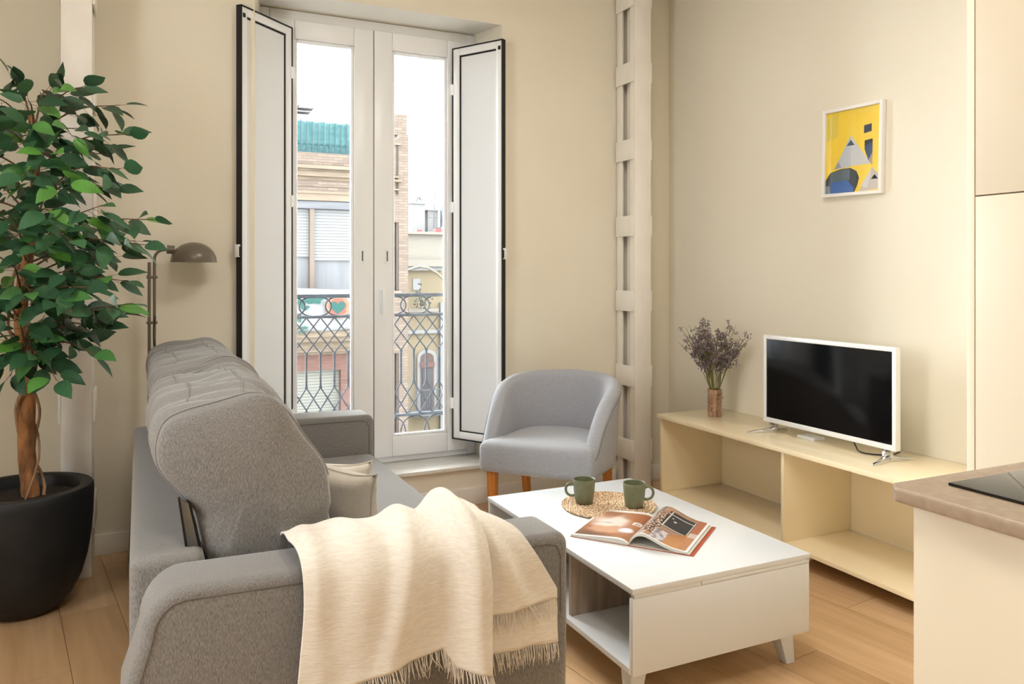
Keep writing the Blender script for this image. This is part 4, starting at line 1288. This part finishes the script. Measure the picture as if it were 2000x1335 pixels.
# ------------------------------------------------------------------ vase and dried flowers
VC = Vector((2.729, 3.285, UZ1))
vs_ = thing('glass_vase', VC, 'small pressed amber glass vase on the television unit', 'vase')
prof = [(.001, 0), (.034, 0), (.037, .004), (.0375, .02), (.036, .06), (.037, .10), (.0385, .13), (.037, .142), (.034, .142), (.0345, .13), (.033, .06), (.033, .012), (.001, .010)]
build(MB().lathe([(r * .98, z) for r, z in prof], 28), 'body', M_vase, vs_, world=False, angle=40)
for k in range(5):
    z = .03 + .022 * k
    build(MB().tube([(.0365 * math.cos(a), .0365 * math.sin(a), z) for a in [2 * PI * i / 28 for i in range(28)]], .0022, 5, closed=True), 'relief_band', M_vase, vs_, world=False)
fl = thing('dried_flower_bunch', VC + Vector((0, 0, .012)), 'bunch of dried purple statice standing in the vase', 'flowers')
for k in range(44):
    az = R.uniform(0, 2 * PI)
    sp = math.sqrt(R.random()) * .19
    hgt = R.uniform(.38, .52) - .55 * sp ** 1.6
    b0 = VC + Vector((.020 * math.cos(az + 2), .020 * math.sin(az + 2), .014))
    neck = VC + Vector((.024 * math.cos(az), .024 * math.sin(az), .142))
    tip_ = VC + Vector((sp * math.cos(az), sp * math.sin(az), .012 + hgt))
    pts = spline([b0, neck, neck.lerp(tip_, .45) + Vector((-.012 * math.cos(az), -.012 * math.sin(az), .02)), tip_], 5)
    st = MB().tube(pts, [.0016] * (len(pts) - 4) + [.0013, .0011, .001, .0008], 5)
    fb = MB()
    for b in range(10):
        u = R.uniform(.58, .99)
        q = pts[int(u * (len(pts) - 1))]
        d = Vector((R.gauss(0, 1), R.gauss(0, 1), abs(R.gauss(.9, .5)))).normalized()
        L = R.uniform(.025, .07) * (1.25 - .5 * u)
        e = q + d * L
        st.tube([q, q.lerp(e, .5) + Vector((0, 0, -.003)), e], .0006, 3)
        for f in range(9):
            c = q.lerp(e, R.uniform(.55, 1.05)) + Vector((R.gauss(0, .007), R.gauss(0, .007), R.gauss(0, .006)))
            fb.ball(c, R.uniform(.0026, .0048), (1, 1, R.uniform(.8, 1.5)))
    so = build(st, 'stem', M_stem, fl)
    build(fb, 'blossom', M_bloom, so, smooth=False)
m = MB()
for k in range(16):
    y = R.uniform(-.06, -.03)
    p = VC + Vector((R.uniform(-.02, .02), -.041 + R.uniform(-.006, .002), R.uniform(.07, .13)))
    m.ball(p, R.uniform(.003, .005))
so = build(MB().tube([VC + Vector((0, -.02, .145)), VC + Vector((0, -.046, .140)), VC + Vector((.004, -.044, .07))], .0008, 4), 'stem', M_stem, fl)
build(m, 'blossom', mat('pale dried floret', '#a08a6c', rough=.9), so, smooth=False)

# ------------------------------------------------------------------ framed poster
PC = Vector((WX - .0145, 2.565, 1.803))
pf = thing('framed_poster', PC - Vector((0, 0, .205)), 'white framed yellow geometric poster on the television wall', 'picture')
PWD, PHT, fb_ = .330, .405, .015
rot = Matrix.Rotation(rad(1.3), 4, 'X')
def pic(mb, name, mm, **k):
    o = build(mb, name, mm, pf, world=False, **k)
    o.matrix_local = Matrix.Translation((0, 0, .205)) @ rot
    return o
m = MB()
m.box(-.013, .0135, -PWD / 2, -PWD / 2 + fb_, -PHT / 2, PHT / 2); m.box(-.013, .0135, PWD / 2 - fb_, PWD / 2, -PHT / 2, PHT / 2)
m.box(-.013, .0135, -PWD / 2 + fb_, PWD / 2 - fb_, PHT / 2 - fb_, PHT / 2); m.box(-.013, .0135, -PWD / 2 + fb_, PWD / 2 - fb_, -PHT / 2, -PHT / 2 + fb_)
fo = pic(m, 'frame', M_frame, bevel=.0015)
aw, ah = PWD / 2 - fb_, PHT / 2 - fb_
pic(B(-.0005, .012, -aw, aw, -ah, ah), 'print_sheet', flat('#fbd824'), smooth=False)
def art(poly, h, lvl):            # poly in (u right 0..1, v up 0..1) as seen from the room
    pts = [(aw - 2 * aw * u, -ah + 2 * ah * v) for u, v in poly]
    x = -.0005 - .0003 * lvl
    pic(MB().prism(pts, 'x', x - .0002, x), 'printed_shape', flat(h), smooth=False)
art([(.0, .64), (.22, .70), (.22, .98), (.0, .94)], '#e9cf4a', 1)
art([(.17, .30), (.47, .69), (.83, .32), (.5, .32)], '#d3d2d0', 1)
art([(.16, .295), (.47, .69), (.47, .31)], '#c4c6cb', 2)
art([(.16, .295), (.24, .385), (.30, .315)], '#9a9aa0', 3)
art([(.39, .565), (.47, .635), (.54, .565)], '#3b5568', 3)
art([(.705, .685), (.84, .70), (.84, .79), (.705, .78)], '#262b3c', 1)
art([(.72, .50), (.79, .36), (.86, .30), (.86, .61), (.72, .60)], '#33456e', 1)
art([(.72, .60), (.86, .61), (.86, .57), (.72, .53)], '#23262f', 2)
art([(.79, .36), (.86, .30), (.86, .45)], '#a79a8a', 2)
art([(0, 0), (0, .17), (.09, .26), (.30, .295), (.47, .295), (.58, .25), (.63, .17), (.60, .08), (.545, .0)], '#2a2f34', 1)
art([(.10, 0), (.10, .14), (.42, .15), (.54, .05), (.52, 0)], '#3a6bb4', 2)
art([(.10, .14), (.10, .255), (.30, .285), (.46, .285), (.46, .15)], '#5c6d74', 2)
art([(.0, .0), (.0, .10), (.07, .10), (.10, .0)], '#7d8890', 3)
art([(.63, .0), (.86, .28), (1.0, .16), (1.0, .02)], '#cfc3b4', 1)
art([(.86, .28), (.66, .06), (.78, .04)], '#dcd8cf', 2)
art([(.84, .135), (.905, .19), (.965, .135)], '#23262f', 3)
pic(B(-.0050, -.0035, -aw, aw, -ah, ah), 'glazing', M_picglass, smooth=False)

# ------------------------------------------------------------------ kitchen
KX = 1.145
kc = thing('kitchen_base_cabinet', (1.75, -.3, 0), 'cream kitchen base cabinet end below the taupe worktop', 'cabinet')
build(B(KX, 2.35, -1.5, .886, 0, .874), 'carcass', M_kitchen, kc, bevel=.002)
tag(build(MB().prism([(1.14, .922), (1.118, .900), (1.118, -1.52), (2.37, -1.52), (2.37, .922)], 'z', .875, .900), 'kitchen_worktop', M_worktop, bevel=.006, seg=3), 'taupe stone kitchen worktop with rounded corner', 'worktop')
hb = thing('ceramic_hob', (1.6, .5, .900), 'black ceramic glass hob set on the taupe worktop', 'hob')
build(B(1.205, 1.78, .35, .868, .9002, .9052), 'glass_plate', M_hob, hb, bevel=.0015)
for (x, y, r) in ((1.45, .62, .09), (1.70, .45, .10)):
    build(MB().tube([(x + r * math.cos(a), y + r * math.sin(a), .9052) for a in [2 * PI * i / 40 for i in range(40)]], .0007, 4, closed=True), 'zone_ring', mat('grey zone print', '#55585c', rough=.4), hb)
KT = 2.30
kt = thing('tall_kitchen_cabinet', (2.6, 1.25, 0), 'tall cream kitchen cabinet at the end of the television wall', 'cabinet')
build(B(KT + .0215, WX - .002, .90, 1.594, 0, 2.95), 'carcass', M_kitedge, kt, bevel=.001)
build(B(KT, KT + .021, 1.570, 1.594, 0, 2.95), 'end_panel', M_kitedge, kt, bevel=.001)
build(B(KT, KT + .020, .95, 1.5665, .10, 1.482), 'door', M_kitchen, kt, bevel=.0015)
build(B(KT, KT + .020, .95, 1.5665, 1.486, 2.945), 'door', M_kitchen, kt, bevel=.0015)
build(B(KT + .004, KT + .021, .95, 1.569, 1.4822, 1.4858), 'door_gap', mat('dark cabinet gap', '#6a5a46', rough=.8), kt)

# ------------------------------------------------------------------ floor lamp
LPX, LPY = .040, 3.845
fl_ = thing('floor_lamp', (LPX, LPY, 0), 'taupe enamel reading floor lamp with dome shade behind the sofa', 'lamp')
build(MB().lathe([(.001, .022), (.07, .020), (.085, .012), (.088, 0), (.001, 0)][::-1], 36, (LPX, LPY, 0)), 'base', M_taupe, fl_)
build(MB().tube([(LPX, LPY, .015), (LPX, LPY, 1.298)], .0068, 12), 'pole', M_taupe, fl_)
x2 = LPX + .021
arc = [(x2, LPY, .72), (x2, LPY, 1.30)] + [(x2 + .042 - .042 * math.cos(a), LPY, 1.312 + .042 * math.sin(a)) for a in [PI / 2 * k / 6 for k in range(7)]] + [(x2 + .062, LPY, 1.356)]
build(MB().tube(arc, .0062, 12), 'swing_rod', M_taupe, fl_)
for z in (1.232, 1.03):
    build(MB().tube([(LPX - .012, LPY, z), (x2 + .012, LPY, z)], .0065, 10), 'clamp', M_taupe, fl_)
m = MB(); m.tube([(x2 + .050, LPY, 1.356), (x2 + .082, LPY, 1.354)], .019, 16)
build(m, 'lamp_socket', M_taupe, fl_)
SC_ = Vector((LPX + .183, LPY, 1.302))
prof = [(.098 * math.cos(a), .088 * math.sin(a)) for a in [PI / 2 * k / 12 for k in range(13)]]
prof = [(.101, -.003), (.101, .0)] + prof[:-1] + [(.001, .088)]
m = MB().lathe(prof[::-1] and prof, 40, SC_)
m.lathe([(.099, -.002)] + [(.093 * math.cos(a), .082 * math.sin(a)) for a in [PI / 2 * k / 10 for k in range(10)]] + [(.001, .082)], 40, SC_)
build(m, 'lamp_shade', M_taupe, fl_, angle=35)
build(MB().lathe([(.001, 0), (.018, .004), (.024, .02), (.018, .04), (.012, .05)], 16, SC_ + Vector((-.02, 0, .012))), 'bulb', mat('white bulb glass', '#e6e4de', rough=.3), fl_)
cab = build(MB().tube(spline([(x2, LPY - .004, .73), (x2 + .004, LPY - .01, 1.06), (x2 - .004, LPY - .012, .98), (x2 + .006, LPY - .012, .90), (x2 + .002, LPY - .012, .84), (x2 + .01, LPY - .012, .76), (x2 + .004, LPY - .012, .62), (x2 + .03, LPY - .02, .3), (x2 + .06, LPY - .02, .01)][1:], 8), .0024, 6), 'power_cable', M_black, fl_)
build(B(x2 - .007, x2 + .011, LPY - .026, LPY - .010, .78, .835), 'cord_switch', M_black, cab, bevel=.003)

# ------------------------------------------------------------------ ficus in a black planter
PX, PY = -.392, 3.425
pt = thing('plant_pot', (PX, PY, 0), 'matt black rounded planter holding the ficus tree', 'planter')
prof = [(.001, 0), (.095, 0), (.125, .012), (.165, .055), (.195, .115), (.214, .185), (.226, .26), (.233, .34), (.236, .42), (.235, .448), (.230, .455), (.196, .455), (.190, .448), (.188, .40), (.001, .40)]
build(MB().lathe(prof, 72, (PX, PY, 0)), 'shell', M_pot, pt, angle=50)
build(MB().lathe([(.001, .425), (.10, .42), (.186, .412), (.187, .402)], 40, (PX, PY, 0)), 'soil', M_soil, pt)
fc = thing('ficus_tree', (PX + .02, PY, .415), 'leafy green ficus tree with twisted trunk in black planter', 'plant')
TB = [at(60, 965, 2.93), at(52, 880, 2.93), at(53, 800, 2.92), at(55, 720, 2.92), at(42, 640, 2.92), at(44, 560, 2.93), at(60, 470, 2.94), at(66, 390, 2.94), at(70, 300, 2.94), at(60, 220, 2.94)]
TB[0].z = .42
tr = spline(TB, 6)
rr_ = [lerp(.030, .010, (i / (len(tr) - 1)) ** 1.4) + .0025 * noise.noise(Vector((i * .7, 0, 0))) for i in range(len(tr))]
trunk = build(MB().tube(tr, rr_, 14), 'trunk', M_bark, fc, angle=80)
for k in range(3):
    pts = []
    for i in range(0, 34):
        a = i * (.30 if k != 1 else -.22) + k * 2.2
        off = .012 + rr_[i] + (.010 * math.sin(i * .5 + k) if k < 2 else .0)
        pts.append(tr[i] + Vector((off * math.cos(a), off * math.sin(a), 0)))
    build(MB().tube(pts, .0062 - .001 * k, 7), 'climbing_stem', mat('pale brown vine', '#8a6a50', '#a98767', rough=.85, scale=(40, 40, 12)), fc)
# branches: (tip in the photograph, distance)
tips = [(165, 168, 2.86), (100, 178, 2.98), (20, 150, 2.9), (55, 195, 2.75), (250, 262, 2.84), (235, 330, 2.78), (200, 300, 3.02), (150, 250, 2.7), (235, 205, 3.06),
        (300, 428, 2.80), (285, 478, 2.74), (265, 470, 2.98), (200, 400, 2.68), (175, 440, 3.10), (215, 370, 2.95), (130, 350, 2.66), (105, 300, 2.70),
        (240, 548, 2.78), (258, 592, 2.72), (245, 615, 2.92), (225, 500, 3.04), (170, 560, 2.66), (150, 520, 2.72), (200, 640, 2.88), (120, 590, 2.64), (90, 480, 2.66),
        (185, 690, 2.76), (110, 742, 2.74), (150, 665, 2.98), (60, 690, 2.68), (20, 735, 2.80), (90, 640, 3.05), (30, 620, 2.68),
        (10, 250, 2.68), (60, 340, 2.62), (20, 420, 2.64), (15, 520, 2.62), (40, 270, 3.12), (30, 460, 3.15), (60, 570, 2.60), (5, 340, 3.1), (100, 410, 2.62), (55, 230, 2.66), (140, 470, 2.64), (20, 580, 3.08),
        (-60, 200, 2.9), (-120, 290, 2.8), (-150, 380, 2.95), (-90, 330, 2.7), (-170, 470, 2.85), (-110, 520, 2.75), (-140, 600, 2.95), (-70, 640, 2.8), (-60, 430, 3.15), (-90, 250, 3.1), (-40, 730, 2.9), (-100, 690, 2.9), (-50, 560, 2.66)]
leaves = []
for px, py, d in tips:
    tip_ = at(px, py, d)
    # start on the trunk somewhat below the tip
    zs_ = tip_.z - R.uniform(.04, .16)
    zs_ = max(.92, min(1.78, zs_))
    base = min(tr, key=lambda q: abs(q.z - zs_))
    mid = base.lerp(tip_, .5) + Vector((0, 0, R.uniform(.03, .07)))
    pts = spline([base, mid, tip_], 8)
    bmb = MB().tube(pts, [lerp(.0042, .0013, i / (len(pts) - 1)) for i in range(len(pts))], 5)
    L = (tip_ - base).length
    side = 1
    n = int(7 + L * 15)
    for i in range(n):
        t = lerp(.26, 1.0, (i + .5) / n)
        q = pts[min(len(pts) - 1, int(t * (len(pts) - 1)))]
        ax_ = (pts[-1] - pts[0]).normalized()
        side = -side
        sd = ax_.cross(Vector((0, 0, 1))).normalized() * side
        dr = (ax_ * R.uniform(.3, .9) + sd * R.uniform(.4, 1.0) + Vector((0, 0, R.uniform(-.85, .15)))).normalized()
        if i == n - 1: dr = (ax_ + Vector((0, 0, -.25))).normalized()
        stl = R.uniform(.018, .05)
        foot = q + dr * stl
        bmb.tube([q, foot], .0008, 3)
        leaves.append((foot, dr, R.uniform(.074, .108)))
    build(bmb, 'branch', M_twig, fc)
LS = []
NL = 7
def leaf_pts():
    v, f = [], []
    W = [0, .27, .40, .42, .32, .15, 0]
    for i in range(NL):
        x = [0, .10, .26, .45, .66, .84, 1.0][i]
        w_ = W[i] * .5 * 1.28
        dz = -.16 * x * x
        if i in (0, NL - 1):
            v.append((x, 0, dz))
        else:
            v += [(x, -w_, dz + .10 * w_ * 2), (x, 0, dz), (x, w_, dz + .10 * w_ * 2)]
    f += [(0, 1, 2), (0, 2, 3)]
    for i in range(NL - 3):
        a = 1 + 3 * i
        f += [(a, a + 3, a + 4, a + 1), (a + 1, a + 4, a + 5, a + 2)]
    a = 1 + 3 * (NL - 3)
    f += [(a, a + 3, a + 1), (a + 1, a + 3, a + 2)]
    return v, f
lv, lf = leaf_pts()
lme = bpy.data.meshes.new('leaf')
lme.from_pydata(lv, [], lf)
lme.shade_smooth()
lme.materials.append(M_leaf)
def leaf_matrix(foot, dr, s_):
    x = dr
    out = Vector((foot.x - (PX + .02), foot.y - PY, 0))
    out = out.normalized() if out.length > 1e-4 else Vector((0, -1, 0))
    up = (Vector((0, 0, .75)) + out * .8 + Vector((R.gauss(0, .55), R.gauss(0, .55), R.gauss(0, .2)))).normalized()
    y = up.cross(x).normalized()
    z = x.cross(y)
    mt = Matrix((x, y, z)).transposed().to_4x4()
    return Matrix.Translation(foot) @ mt @ Matrix.Scale(s_, 4)
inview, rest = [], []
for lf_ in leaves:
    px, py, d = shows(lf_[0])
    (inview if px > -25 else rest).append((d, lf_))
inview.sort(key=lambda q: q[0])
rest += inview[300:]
fo_ = wloc(fc)
for d, (foot, dr, s_) in inview[:300]:
    o = bpy.data.objects.new('leaf', lme)
    C.objects.link(o)
    o.parent = fc
    o.matrix_local = Matrix.Translation(-fo_) @ leaf_matrix(foot, dr, s_)
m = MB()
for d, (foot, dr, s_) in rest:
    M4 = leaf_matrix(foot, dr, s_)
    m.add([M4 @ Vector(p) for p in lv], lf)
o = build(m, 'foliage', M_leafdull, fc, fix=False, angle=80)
o['kind'] = 'stuff'
print('leaves', len(leaves), len(inview))
